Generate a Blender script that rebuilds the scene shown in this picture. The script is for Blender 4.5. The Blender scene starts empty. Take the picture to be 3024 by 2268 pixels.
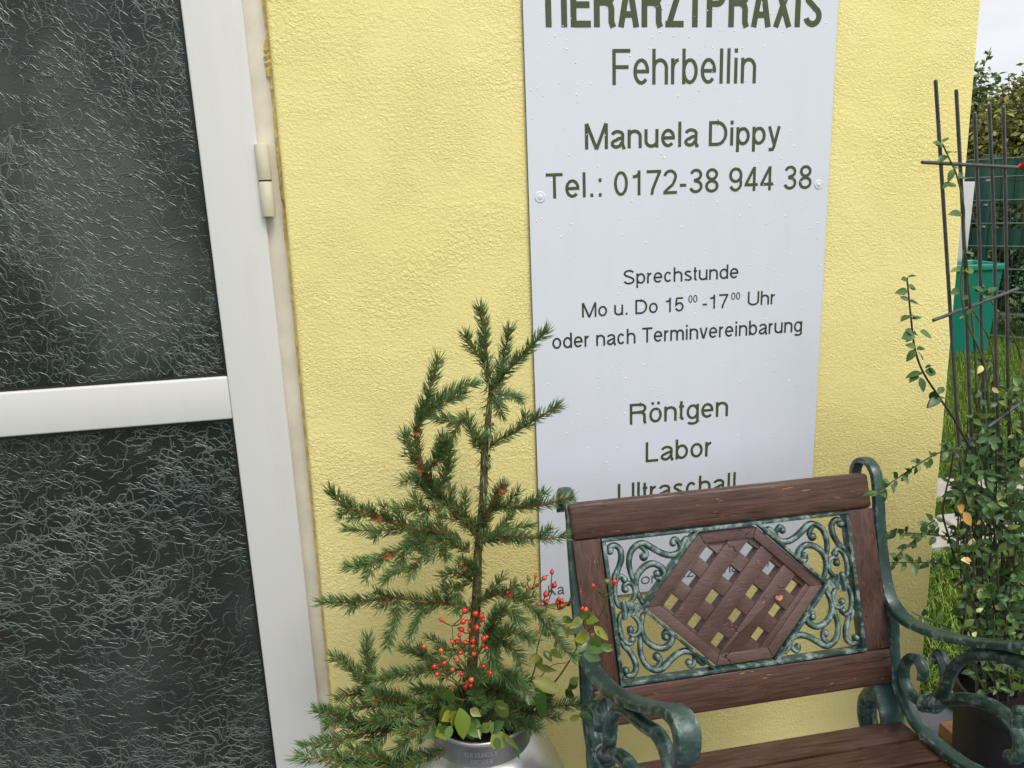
import bpy, bmesh, math, random, json
import numpy as np
from mathutils import Vector, Matrix
from math import radians, sin, cos, pi

# ---------------------------------------------------------------- camera, sky, sun, exposure
S = bpy.context.scene
COL = S.collection
EYE = 1.36
YAW, PITCH, ROLL, FPX = 0.168995269, 0.230740781, -0.0385044136, 2268.0
CAM = Vector((-0.286756832, -1.42654962, EYE))
_f = Vector((sin(YAW)*cos(PITCH), cos(YAW)*cos(PITCH), -sin(PITCH)))
_r0 = Vector((cos(YAW), -sin(YAW), 0)); _u0 = _r0.cross(_f)
RIGHT = _r0*cos(ROLL) + _u0*sin(ROLL)
UP = RIGHT.cross(_f)
FWD = _f
cd = bpy.data.cameras.new('camera'); cam = bpy.data.objects.new('camera', cd); COL.objects.link(cam)
cd.sensor_width = 36.0; cd.lens = 36.0*FPX/3024.0; cd.clip_start = 0.02; cd.clip_end = 500
cam.matrix_world = Matrix(((RIGHT.x, UP.x, -FWD.x, CAM.x), (RIGHT.y, UP.y, -FWD.y, CAM.y), (RIGHT.z, UP.z, -FWD.z, CAM.z), (0, 0, 0, 1)))
S.camera = cam

SUN_EL, SUN_AZ = radians(58), radians(152)      # azimuth clockwise from +Y (the wall faces -Y)
W = bpy.data.worlds.new("World"); S.world = W; W.use_nodes = True
nt = W.node_tree; N = nt.nodes; L = nt.links; N.clear()
sky = N.new('ShaderNodeTexSky'); sky.sky_type = 'NISHITA'; sky.sun_disc = False
sky.sun_elevation = SUN_EL; sky.sun_rotation = SUN_AZ; sky.air_density = 1.0; sky.dust_density = 4.0
hs = N.new('ShaderNodeHueSaturation'); hs.inputs['Saturation'].default_value = 0.30
L.new(sky.outputs[0], hs.inputs['Color'])
tc = N.new('ShaderNodeTexCoord'); mp = N.new('ShaderNodeMapping'); mp.inputs['Scale'].default_value = (1, 1, 2.6)
L.new(tc.outputs['Generated'], mp.inputs[0])
cn = N.new('ShaderNodeTexNoise'); cn.inputs['Scale'].default_value = 2.3; cn.inputs['Detail'].default_value = 5; cn.inputs['Roughness'].default_value = .55
L.new(mp.outputs[0], cn.inputs['Vector'])
cr = N.new('ShaderNodeMapRange'); cr.inputs[1].default_value = .3; cr.inputs[2].default_value = .7; cr.inputs[3].default_value = .86; cr.inputs[4].default_value = 1.12
L.new(cn.outputs[0], cr.inputs[0])
ml = N.new('ShaderNodeVectorMath'); ml.operation = 'SCALE'
ov = N.new('ShaderNodeMix'); ov.data_type = 'RGBA'; ov.inputs[0].default_value = .6; ov.inputs[7].default_value = (5.6, 5.75, 6.0, 1)
L.new(hs.outputs[0], ov.inputs[6]); L.new(ov.outputs[2], ml.inputs[0]); L.new(cr.outputs[0], ml.inputs['Scale'])
bg = N.new('ShaderNodeBackground'); bg.inputs[1].default_value = 0.15
L.new(ml.outputs[0], bg.inputs[0])
wo = N.new('ShaderNodeOutputWorld'); L.new(bg.outputs[0], wo.inputs[0])

sd = bpy.data.lights.new('sun', 'SUN'); sd.energy = 1.5; sd.angle = radians(22); sd.color = (1, .965, .91)
so = bpy.data.objects.new('sun', sd); COL.objects.link(so)
sun_dir = Vector((sin(SUN_AZ)*cos(SUN_EL), cos(SUN_AZ)*cos(SUN_EL), sin(SUN_EL)))
so.rotation_euler = (-sun_dir).to_track_quat('-Z', 'Y').to_euler(); so.location = (2, -6, 8)

vs = S.view_settings
vs.view_transform = 'Standard'; vs.look = 'None'; vs.gamma = 1; vs.use_curve_mapping = False
vs.exposure = 0.44
S.render.engine = 'CYCLES'
S.cycles.max_bounces = 6; S.cycles.use_denoising = True

random.seed(7)
rnd = random.random
def ru(a, b): return a+(b-a)*random.random()

# ---------------------------------------------------------------- from measured points on the photo to points in the place
def ray(u, v): return RIGHT*((u-1512)/FPX) - UP*((v-1134)/FPX) + FWD
def onY(u, v, Y):
    d = ray(u, v); return CAM + d*((Y-CAM.y)/d.y)
def onX(u, v, X):
    d = ray(u, v); return CAM + d*((X-CAM.x)/d.x)
def onZ(u, v, Z):
    d = ray(u, v); return CAM + d*((Z-CAM.z)/d.z)
def onP(u, v, O, n):
    d = ray(u, v); return CAM + d*((O-CAM).dot(n)/d.dot(n))
def atD(u, v, dist):
    d = ray(u, v); d.normalize(); return CAM + d*dist
def zoom(x0, y0, s): return lambda x, y: (x0+x/s, y0+y/s)

# ---------------------------------------------------------------- node material helper
class MT:
    def __init__(s, name, rough=.5, spec=.5, metal=0.):
        s.m = bpy.data.materials.new(name); s.m.use_nodes = True
        s.t = s.m.node_tree; s.n = s.t.nodes; s.l = s.t.links
        s.b = s.n['Principled BSDF']
        s.b.inputs['Roughness'].default_value = rough; s.b.inputs['Metallic'].default_value = metal
        s.b.inputs['Specular IOR Level'].default_value = spec
        s._tc = None
    def coord(s, scale=(1, 1, 1), rot=(0, 0, 0), loc=(0, 0, 0), src='Object'):
        if s._tc is None: s._tc = s.n.new('ShaderNodeTexCoord')
        m = s.n.new('ShaderNodeMapping'); m.inputs['Scale'].default_value = scale; m.inputs['Rotation'].default_value = rot; m.inputs['Location'].default_value = loc
        s.l.new(s._tc.outputs[src], m.inputs[0]); return m.outputs[0]
    def noise(s, vec, scale, detail=3, rough=.5, dist=0., out='Fac'):
        x = s.n.new('ShaderNodeTexNoise'); x.inputs['Scale'].default_value = scale; x.inputs['Detail'].default_value = detail
        x.inputs['Roughness'].default_value = rough; x.inputs['Distortion'].default_value = dist
        if vec is not None: s.l.new(vec, x.inputs['Vector'])
        return x.outputs[out]
    def voro(s, vec, scale, feature='F1', out='Distance'):
        x = s.n.new('ShaderNodeTexVoronoi'); x.feature = feature; x.inputs['Scale'].default_value = scale
        if vec is not None: s.l.new(vec, x.inputs['Vector'])
        return x.outputs[out]
    def ramp(s, fac, stops, interp='LINEAR'):
        x = s.n.new('ShaderNodeValToRGB'); e = x.color_ramp; e.interpolation = interp
        while len(e.elements) < len(stops): e.elements.new(.5)
        for i, (p, c) in enumerate(stops):
            e.elements[i].position = p; e.elements[i].color = (*c, 1) if len(c) == 3 else c
        s.l.new(fac, x.inputs[0]); return x.outputs[0]
    def rng(s, fac, a, b, c=0., d=1.):
        x = s.n.new('ShaderNodeMapRange'); x.interpolation_type = 'SMOOTHSTEP'
        for i, v in enumerate((a, b, c, d)): x.inputs[i+1].default_value = v
        s.l.new(fac, x.inputs[0]); return x.outputs[0]
    def math(s, op, a, b=None):
        x = s.n.new('ShaderNodeMath'); x.operation = op
        for i, v in enumerate((a, b)):
            if v is None: continue
            if isinstance(v, (int, float)): x.inputs[i].default_value = v
            else: s.l.new(v, x.inputs[i])
        return x.outputs[0]
    def mix(s, fac, a, b, mode='MIX'):
        x = s.n.new('ShaderNodeMix'); x.data_type = 'RGBA'; x.blend_type = mode
        for sock, v in ((x.inputs[0], fac), (x.inputs[6], a), (x.inputs[7], b)):
            if isinstance(v, (int, float)): sock.default_value = v
            elif isinstance(v, tuple): sock.default_value = (*v, 1)
            else: s.l.new(v, sock)
        return x.outputs[2]
    def island(s):
        x = s.n.new('ShaderNodeNewGeometry'); return x.outputs['Random Per Island']
    def pointy(s):
        x = s.n.new('ShaderNodeNewGeometry'); return x.outputs['Pointiness']
    def col(s, v):
        if isinstance(v, tuple): s.b.inputs['Base Color'].default_value = (*v, 1)
        else: s.l.new(v, s.b.inputs['Base Color'])
        return s
    def rough(s, v): s.l.new(v, s.b.inputs['Roughness']); return s
    def bump(s, h, strength=.5, dist=.002, prev=None):
        x = s.n.new('ShaderNodeBump'); x.inputs['Strength'].default_value = strength; x.inputs['Distance'].default_value = dist
        s.l.new(h, x.inputs['Height'])
        if prev is not None: s.l.new(prev, x.inputs['Normal'])
        s.l.new(x.outputs[0], s.b.inputs['Normal']); return x.outputs[0]

# wall plaster: scraped render in two swirling directions
def mat_plaster():
    m = MT('yellow_plaster', .85, .25)
    c = m.coord(); w = m.noise(c, 1.7, 2, .5, 0, 'Color')
    v = m.mix(.06, c, w, 'ADD')
    s1 = m.noise(m.coord((1, 1, 1.2), (0, .5, 0)), 135, 3, .62, .7)
    s2 = m.noise(m.coord((1, 1, 1.3), (0, -.6, 0), (3, 1, 2)), 165, 3, .6, .9)
    sel = m.rng(m.noise(c, 3.2, 2), .42, .58)
    h = m.mix(sel, s1, s2)
    h2 = m.noise(c, 330, 2, .6)
    hh = m.math('ADD', m.rng(h, .36, .66), m.math('MULTIPLY', h2, .45))
    tro = m.rng(m.noise(m.coord((1, 1, 1.6), (0, .4, 0), (7, 0, 3)), 4.2, 3, .6, .8), .34, .68, .35, 1.15)
    m.bump(m.math('MULTIPLY', hh, tro), .44, .0036)
    big = m.noise(c, 2.2, 4, .6); fine = m.noise(c, 40, 3, .6)
    base = m.mix(m.rng(big, .3, .7), (.82, .70, .275), (.86, .745, .325))
    streak = m.noise(m.coord((6, 6, .5)), 3, 4, .6)
    base = m.mix(m.rng(streak, .55, .8, 0, .16), base, (.73, .60, .22))
    speck = m.rng(fine, .66, .75, 0, .12)
    m.col(m.mix(speck, base, (.5, .40, .15))); return m.m
def mat_simple(name, col, rough=.5, spec=.5, metal=0., var=.08, scale=30, bump=0., bdist=.001):
    m = MT(name, rough, spec, metal); c = m.coord(); n = m.noise(c, scale, 4, .6)
    lo = tuple(max(0, x*(1-var)) for x in col); hi = tuple(x*(1+var) for x in col)
    m.col(m.mix(m.rng(n, .3, .7), lo, hi))
    if bump: m.bump(m.noise(c, scale*3, 3), bump, bdist)
    return m.m
def mat_white_paint():
    m = MT('white_lacquer', .32, .5); c = m.coord()
    d = m.noise(m.coord((5, 5, .8)), 5, 4, .65)
    base = m.mix(m.rng(d, .5, .8, 0, .5), (.63, .622, .59), (.57, .56, .515))
    sp = m.rng(m.noise(c, 160, 1), .76, .80, 0, .35)
    m.col(m.mix(sp, base, (.42, .38, .3)))
    m.bump(m.noise(c, 25, 2), .04, .002); return m.m
def mat_glass(name, rot, seed, stretch):
    m = MT(name, .20, .38)
    c = m.coord((stretch[0], 1, stretch[1]), (0, rot, 0), (seed, 0, seed*.7))
    wv = m.noise(m.coord((1, 1, 1), (0, rot, 0), (seed, 0, 0)), 7, 3, .55, 0, 'Color')
    c = m.mix(.16, c, wv, 'ADD')
    n1 = m.noise(c, 19, 2.5, .55, 1.1); n2 = m.noise(c, 34, 2, .5, 1.6)
    r1 = m.rng(m.math('ABSOLUTE', m.math('SUBTRACT', n1, .5)), 0, .022, 1, 0)
    r2 = m.rng(m.math('ABSOLUTE', m.math('SUBTRACT', n2, .52)), 0, .03, 1, 0)
    mask1 = m.rng(m.noise(c, 15, 2, .5), .42, .55); mask2 = m.rng(m.noise(c, 11, 2, .5), .45, .56)
    h = m.math('MAXIMUM', m.math('MULTIPLY', r1, mask1), m.math('MULTIPLY', r2, mask2))
    fine = m.voro(m.coord((1, 1, 1.6), (0, rot, 0)), 210)
    hh = m.math('ADD', h, m.math('MULTIPLY', fine, .10))
    m.bump(hh, .45, .0022)
    g = m.noise(m.coord((1, 1, .8), (0, 0, 0), (seed*3, 0, 1)), 2.6, 3, .6)  # patchy base colour paints in the light and dark of the room behind
    g2 = m.noise(m.coord((1, 1, 1), (0, 0, 0), (seed*5, 2, 1)), 4.5, 2, .6)
    dark = m.mix(m.rng(g2, .4, .65), (.012, .018, .015), (.020, .018, .015))
    m.col(m.mix(m.rng(g, .42, .68), dark, (.066, .075, .068) if name.endswith('diagonal') else (.040, .047, .042))); return m.m
def mat_ridge():
    m = MT('glass_ridges', .28, .5); m.b.inputs['IOR'].default_value = 1.75; c = m.coord()
    m.col(m.mix(m.rng(m.noise(c, 4, 2), .35, .65), (.030, .044, .036), (.078, .095, .083))); return m.m  # paler base colour stands in for light scattered by the ridges
def mat_sign():
    m = MT('wet_white_panel', .22, .5); c = m.coord()
    d = m.noise(m.coord((4, 1, .7)), 4, 4, .6)
    m.col(m.mix(m.rng(d, .4, .8, 0, .5), (.67, .695, .757), (.62, .65, .71)))
    m.bump(m.noise(c, 260, 2, .5), .04, .0006); return m.m
def mat_wood(name, rot):
    m = MT(name, .42, .38)
    c = m.coord((1, 1, 1), rot)
    cs = m.n.new('ShaderNodeMapping'); cs.inputs['Scale'].default_value = (2.2, 30, 34); m.l.new(c, cs.inputs[0])
    g = m.noise(cs.outputs[0], 5, 5, .62, .6)
    g2 = m.noise(cs.outputs[0], 1.6, 3, .6, .3)
    base = m.mix(m.rng(g, .3, .72), (.042, .0185, .0125), (.096, .047, .034))
    base = m.mix(m.rng(g2, .56, .74, 0, .55), base, (.150, .062, .036))
    cs2 = m.n.new('ShaderNodeMapping'); cs2.inputs['Scale'].default_value = (14, 60, 70); m.l.new(c, cs2.inputs[0])
    fl = m.noise(cs2.outputs[0], 2.2, 3, .6, .8)
    base = m.mix(m.rng(fl, .665, .71, 0, .85), base, (.34, .15, .075))
    base = m.mix(m.rng(m.noise(c, 7, 3, .6), .55, .75, 0, .3), base, (.125, .080, .068))
    cs3 = m.n.new('ShaderNodeMapping'); cs3.inputs['Scale'].default_value = (3.5, 70, 80); m.l.new(c, cs3.inputs[0])
    ck = m.noise(cs3.outputs[0], 1.9, 3, .55, 1.2)
    base = m.mix(m.rng(ck, .665, .69, 0, .85), base, (.018, .009, .008))
    m.col(base)
    rr = m.rng(m.noise(c, 14, 3), .35, .65, .30, .58); m.rough(rr)
    b1 = m.bump(m.math('ADD', m.rng(fl, .655, .70, 1, 0), m.rng(ck, .65, .69, 1, 0)), .45, .0014)
    m.bump(g, .5, .0016, b1); return m.m
def mat_thick_paint():
    """old brown paint lying thick over the lattice, wrinkled and chipped"""
    m = MT('thick_brown_paint', .46, .45); c = m.coord()
    n = m.noise(c, 9, 4, .6); w = m.noise(m.coord((1, 1, 3.5), (0, .7, 0)), 38, 4, .6, 1.5)
    base = m.mix(m.rng(n, .3, .7), (.080, .043, .037), (.122, .072, .063))
    base = m.mix(m.rng(w, .3, .65, .35, 0), base, (.050, .022, .019))
    ck = m.voro(m.mix(.05, c, m.noise(c, 22, 3, .6, 0, 'Color'), 'ADD'), 17, 'DISTANCE_TO_EDGE')
    crack = m.math('MULTIPLY', m.rng(ck, .0, .022, 1, 0), m.rng(m.noise(c, 16, 2), .5, .58))
    base = m.mix(crack, base, (.016, .008, .007))
    ch = m.rng(m.noise(c, 75, 3, .6, .6), .70, .73, 0, .8)
    base = m.mix(ch, base, (.30, .12, .07)); m.col(base)
    b1 = m.bump(m.math('SUBTRACT', w, crack), .5, .0022)
    m.rough(m.rng(n, .35, .65, .34, .56)); return m.m
def mat_iron(name='verdigris_cast_iron', crest=False):
    m = MT(name, .40, .6); c = m.coord()
    n = m.noise(c, 55, 5, .7); n2 = m.noise(c, 9, 3, .6)
    base = m.mix(m.rng(n2, .3, .7), (.011, .033, .028), (.022, .058, .049))
    p = m.rng(m.pointy(), .505, .60)
    worn = m.math('MULTIPLY', m.rng(n, .46, .68), m.math('ADD', m.math('MULTIPLY', p, .8), m.rng(n2, .58, .75, 0, .22)))
    base = m.mix(worn, base, (.34, .43, .38))
    if crest:      # highlights painted into the colour: paler grey-green on forward-facing crests
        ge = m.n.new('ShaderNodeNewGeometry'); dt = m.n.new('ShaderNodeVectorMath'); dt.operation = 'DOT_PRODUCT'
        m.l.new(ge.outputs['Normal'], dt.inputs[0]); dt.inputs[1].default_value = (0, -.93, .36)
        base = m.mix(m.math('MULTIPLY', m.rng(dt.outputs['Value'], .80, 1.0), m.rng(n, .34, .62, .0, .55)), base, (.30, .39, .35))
    base = m.mix(m.rng(m.noise(c, 130, 3, .7), .70, .76, 0, .6), base, (.40, .46, .42))
    m.col(base); m.bump(n, .35, .0015)
    m.rough(m.rng(n, .3, .7, .28, .5)); return m.m
def mat_leaf(name, cols, rough=.38, spec=.5, trans=.0):
    m = MT(name, rough, spec)
    k = len(cols)
    st = [(i/(k-1), c) for i, c in enumerate(cols)]
    m.col(m.ramp(m.island(), st))
    if trans:
        m.b.inputs['Transmission Weight'].default_value = 0
        m.b.inputs['Subsurface Weight'].default_value = trans
        m.b.inputs['Subsurface Radius'].default_value = (.004, .006, .002); m.b.inputs['Subsurface Scale'].default_value = .5
    return m.m
M = dict(
    plaster=mat_plaster(), white=mat_white_paint(), sign=mat_sign(), iron=mat_iron(), iron_crest=mat_iron('crest_highlight_cast_iron', True),
    ridge=mat_ridge(), ochre=mat_simple('ochre_paint', (.62, .46, .16), .8, .2, var=.3, scale=60, bump=.5),
    frame=mat_simple('cream_frame', (.62, .575, .46), .5, .4, var=.10, scale=14),
    hinge=mat_simple('cream_hinge', (.63, .57, .42), .4, .5, var=.05, scale=40),
    gasket=mat_simple('black_gasket', (.008, .007, .008), .6),
    glass_a=mat_glass('textured_glass_diagonal', .62, 1.3, (1.0, 2.3)),
    glass_b=mat_glass('textured_glass_wavy', -.35, 4.1, (1.25, 1.75)),
    letter=mat_simple('olive_lettering', (.062, .076, .029), .45, .4, var=.1, scale=20),
    letter_dark=mat_simple('black_lettering', (.034, .042, .028), .45, .4),
    edge=mat_simple('dark_panel_edge', (.05, .025, .02), .6),
    drop=mat_simple('water_drop', (.72, .745, .785), .04, .8, var=.02),
    cap=mat_simple('pale_screw_cap', (.70, .73, .77), .12, .7, var=.03),
    wood_x=mat_wood('red_brown_wood_lengthwise', (0, 0, 0)), wood_z=mat_wood('red_brown_wood_upright', (0, pi/2, 0)),
    wood_a=mat_wood('red_brown_wood_rising', (0, pi/4, 0)), wood_b=mat_wood('red_brown_wood_falling', (0, -pi/4, 0)),
    wood_p=mat_thick_paint(),
    tin=mat_simple('brushed_aluminium', (.60, .60, .60), .38, .5, .9, var=.12, scale=16, bump=.06),
    tin_dark=mat_simple('dull_aluminium_band', (.30, .295, .295), .45, .5, .8, var=.15, scale=25, bump=.08),
    bark=mat_simple('spruce_bark', (.105, .080, .030), .8, .3, var=.45, scale=90, bump=.8),
    twig=mat_simple('orange_spruce_twig', (.23, .095, .028), .6, .4, var=.45, scale=120, bump=.5),
    bud=mat_leaf('spruce_bud_scales', [(.14, .05, .03), (.30, .12, .08), (.42, .22, .17)], .6),
    needle=mat_leaf('spruce_needles', [(.042, .095, .018), (.095, .18, .036), (.075, .15, .065), (.16, .25, .065), (.125, .21, .11)], .42, .5),
    hip_stem=mat_simple('rose_stem', (.10, .10, .022), .55, .4, var=.4, scale=50),
    hip_red=mat_leaf('red_hip', [(.38, .008, .008), (.55, .018, .010), (.60, .045, .012)], .14, .6), hip_orange=mat_leaf('orange_hip', [(.62, .075, .012), (.6, .10, .02)], .14, .6),
    hip_olive=mat_leaf('unripe_hip', [(.20, .15, .02), (.16, .16, .03)], .2, .6), calyx=mat_simple('hip_calyx', (.05, .02, .012), .7),
    rose_leaf=mat_leaf('rose_leaves', [(.030, .075, .012), (.060, .12, .014), (.085, .15, .018), (.19, .20, .02), (.045, .09, .015)], .3, .5),
    vine_leaf=mat_leaf('vine_leaves', [(.016, .050, .014), (.032, .088, .020), (.052, .115, .030), (.022, .065, .020), (.095, .17, .026), (.042, .095, .034), (.16, .21, .04)], .40, .35),
    vine_pale=mat_leaf('vine_pale_leaves', [(.62, .60, .28), (.55, .50, .12), (.50, .20, .03), (.60, .58, .25)], .4),
    vine_stem=mat_simple('vine_stem', (.085, .085, .030), .55, .4, var=.5, scale=40),
    vine_stem_dark=mat_simple('vine_stem_dark', (.040, .028, .020), .55, .4, var=.4, scale=40),
    rod=mat_simple('grey_coated_rod', (.055, .055, .058), .30, .6, var=.25, scale=60),
    pot=mat_simple('black_plastic_pot', (.010, .010, .012), .55, .4, var=.2, scale=120, bump=.3),
    soil=mat_simple('potting_soil', (.020, .014, .010), .95, .2, var=.5, scale=120, bump=1, bdist=.006),
    teal=mat_simple('teal_plastic', (.015, .235, .17), .32, .5, var=.06, scale=6),
    strip=mat_simple('dark_green_screen_strip', (.006, .066, .052), .38, .5, var=.15, scale=3),
    wire=mat_simple('green_fence_wire', (.02, .085, .068), .4, .5), wire_grey=mat_simple('galvanised_wire', (.23, .27, .26), .4, .5),
    board=mat_simple('greyish_white_sheet', (.62, .63, .67), .5, .4, var=.06, scale=4),
    hedge=mat_leaf('hedge_leaves', [(.018, .038, .020), (.035, .07, .03), (.06, .10, .05), (.02, .05, .02)], .35, .5),
    crown=mat_leaf('shrub_leaves', [(.14, .17, .04), (.21, .23, .05), (.29, .27, .07), (.16, .21, .06), (.34, .29, .08), (.10, .14, .03)], .5, .4),
    crown_dark=mat_leaf('dark_shrub_leaves', [(.08, .13, .04), (.13, .19, .055), (.19, .24, .08)], .5, .4),
    branch=mat_simple('grey_brown_bark', (.06, .045, .03), .85, .2, var=.3, scale=20, bump=.5),
    grass=mat_leaf('grass_blades', [(.06, .14, .012), (.10, .20, .016), (.15, .25, .02), (.20, .24, .035), (.08, .17, .02)], .4, .4),
    lawn=mat_simple('lawn_soil', (.060, .110, .016), .9, .2, var=.25, scale=22, bump=.8, bdist=.01),
    paving=mat_simple('grey_slate_paving', (.085, .09, .105), .5, .5, var=.2, scale=12, bump=.3),
    slab=mat_simple('pale_concrete_slab', (.36, .335, .31), .75, .3, var=.15, scale=20, bump=.4),
    brick=mat_simple('tan_brick', (.27, .15, .075), .85, .3, var=.3, scale=30, bump=.6),
    dry=mat_simple('dry_leaf', (.45, .19, .11), .6, .3, var=.2, scale=80),
    red=mat_simple('red_petals', (.6, .02, .012), .5, .4),
)

# ---------------------------------------------------------------- objects, tags
def tag(o, label=None, cat=None, group=None, kind=None):
    if label: o['label'] = label
    if cat: o['category'] = cat
    if group: o['group'] = group
    if kind: o['kind'] = kind
    return o
def empty(name, loc, label=None, cat=None, group=None):
    o = bpy.data.objects.new(name, None); COL.objects.link(o); o.location = loc; o.empty_display_size = .1
    return tag(o, label, cat, group)
def put(o, parent):
    if parent is not None:
        T = parent.location if parent.parent is None else Vector((0, 0, 0))
        o.parent = parent; o.matrix_parent_inverse = Matrix.Translation(-T)
    return o
class MB:
    """collects geometry (world coordinates) and links it as ONE mesh object"""
    def __init__(s): s.v = []; s.f = []; s.mi = []; s.mats = []
    def _m(s, m):
        if m is None: return 0
        if m not in s.mats: s.mats.append(m)
        return s.mats.index(m)
    def add(s, vs, fs, m=None):
        k = len(s.v); s.v += [tuple(v) for v in vs]; i = s._m(m)
        s.f += [tuple(k+j for j in f) for f in fs]; s.mi += [i]*len(fs)
    def box(s, a, b, m=None):
        x0, y0, z0 = a; x1, y1, z1 = b
        s.add([(x0, y0, z0), (x1, y0, z0), (x1, y1, z0), (x0, y1, z0), (x0, y0, z1), (x1, y0, z1), (x1, y1, z1), (x0, y1, z1)],
              [(0, 3, 2, 1), (4, 5, 6, 7), (0, 1, 5, 4), (1, 2, 6, 5), (2, 3, 7, 6), (3, 0, 4, 7)], m)
    def hexa(s, p, m=None):
        s.add(p, [(0, 3, 2, 1), (4, 5, 6, 7), (0, 1, 5, 4), (1, 2, 6, 5), (2, 3, 7, 6), (3, 0, 4, 7)], m)
    def tube(s, pts, rad, n=6, m=None, flat=None, caps=True):
        """tube along points; rad number or list; flat=(axis vector, factor) squashes the section along that axis"""
        P = [Vector(p) for p in pts]; k = len(P)
        R = rad if isinstance(rad, (list, tuple)) else [rad]*k
        ref = None; vs = []
        for i in range(k):
            t = (P[min(i+1, k-1)]-P[max(i-1, 0)])
            if t.length < 1e-9: t = Vector((0, 0, 1))
            t.normalize()
            if flat is not None:
                a = Vector(flat[0]); a = (a-t*a.dot(t)); a.normalize(); b = t.cross(a); fa = flat[1]
            else:
                if ref is None: ref = Vector((0, 0, 1)) if abs(t.z) < .9 else Vector((1, 0, 0))
                a = ref-t*ref.dot(t); a.normalize(); ref = a; b = t.cross(a); fa = 1
            for j in range(n):
                w = 2*pi*j/n; vs.append(P[i]+a*(cos(w)*R[i]*fa)+b*(sin(w)*R[i]))
        fs = [(i*n+j, i*n+(j+1) % n, (i+1)*n+(j+1) % n, (i+1)*n+j) for i in range(k-1) for j in range(n)]
        if caps: fs += [tuple(reversed(range(n))), tuple(range((k-1)*n, k*n))]
        s.add(vs, fs, m)
    def ball(s, c, r, n=10, m=None, sc=(1, 1, 1)):
        c = Vector(c); h = n//2; vs = [c+Vector((0, 0, r*sc[2]))]
        for i in range(1, h):
            th = pi*i/h
            for j in range(n): vs.append(c+Vector((r*sc[0]*sin(th)*cos(2*pi*j/n), r*sc[1]*sin(th)*sin(2*pi*j/n), r*sc[2]*cos(th))))
        vs.append(c-Vector((0, 0, r*sc[2]))); e = len(vs)-1
        fs = [(0, 1+j, 1+(j+1) % n) for j in range(n)]
        for i in range(h-2):
            a = 1+i*n; fs += [(a+j, a+n+j, a+n+(j+1) % n, a+(j+1) % n) for j in range(n)]
        a = 1+(h-2)*n; fs += [(a+j, e, a+(j+1) % n) for j in range(n)]
        s.add(vs, fs, m)
    def lathe(s, prof, c, n=48, m=None):
        vs = [(c[0]+r*cos(2*pi*j/n), c[1]+r*sin(2*pi*j/n), z) for r, z in prof for j in range(n)]
        fs = [(i*n+j, i*n+(j+1) % n, (i+1)*n+(j+1) % n, (i+1)*n+j) for i in range(len(prof)-1) for j in range(n)]
        s.add(vs, fs, m)
    def build(s, name, mat=None, parent=None, smooth=False, bevel=0., seg=2, ang=40):
        me = bpy.data.meshes.new(name); me.from_pydata(s.v, [], s.f)
        ms = s.mats if s.mats else [mat]
        for m in ms: me.materials.append(m)
        if len(ms) > 1: me.polygons.foreach_set('material_index', s.mi)
        me.validate()
        bm = bmesh.new(); bm.from_mesh(me)
        if len(bm.faces) < 60000: bmesh.ops.recalc_face_normals(bm, faces=bm.faces) if bevel or smooth else None
        if bevel:
            es = [e for e in bm.edges if len(e.link_faces) == 2 and e.calc_face_angle(0) > radians(30)]
            bmesh.ops.bevel(bm, geom=es, offset=bevel, segments=seg, profile=.5, affect='EDGES')
        bm.to_mesh(me); bm.free()
        if smooth or bevel:
            me.polygons.foreach_set('use_smooth', [True]*len(me.polygons))
            me.set_sharp_from_angle(angle=radians(ang))
        me.update()
        o = bpy.data.objects.new(name, me); COL.objects.link(o)
        return put(o, parent)
def curve(pts, n=8):
    """smooth path through points (Catmull-Rom)"""
    P = [Vector(p) for p in pts]
    if len(P) < 3: return [P[0].lerp(P[-1], i/n) for i in range(n+1)]
    Q = [P[0]*2-P[1]]+P+[P[-1]*2-P[-2]]; out = []
    for i in range(1, len(Q)-2):
        a, b, c, d = Q[i-1:i+3]
        for k in range(n):
            t = k/n; out.append(((b*2)+(c-a)*t+(a*2-b*5+c*4-d)*t*t+(b*3-a-c*3+d)*t**3)*.5)
    out.append(P[-1]); return out
def taper(n, *vals):
    """radius list of length n through the given values"""
    k = len(vals)-1; o = []
    for i in range(n):
        t = i/(n-1)*k; j = min(int(t), k-1); o.append(vals[j]+(vals[j+1]-vals[j])*(t-j))
    return o
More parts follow.
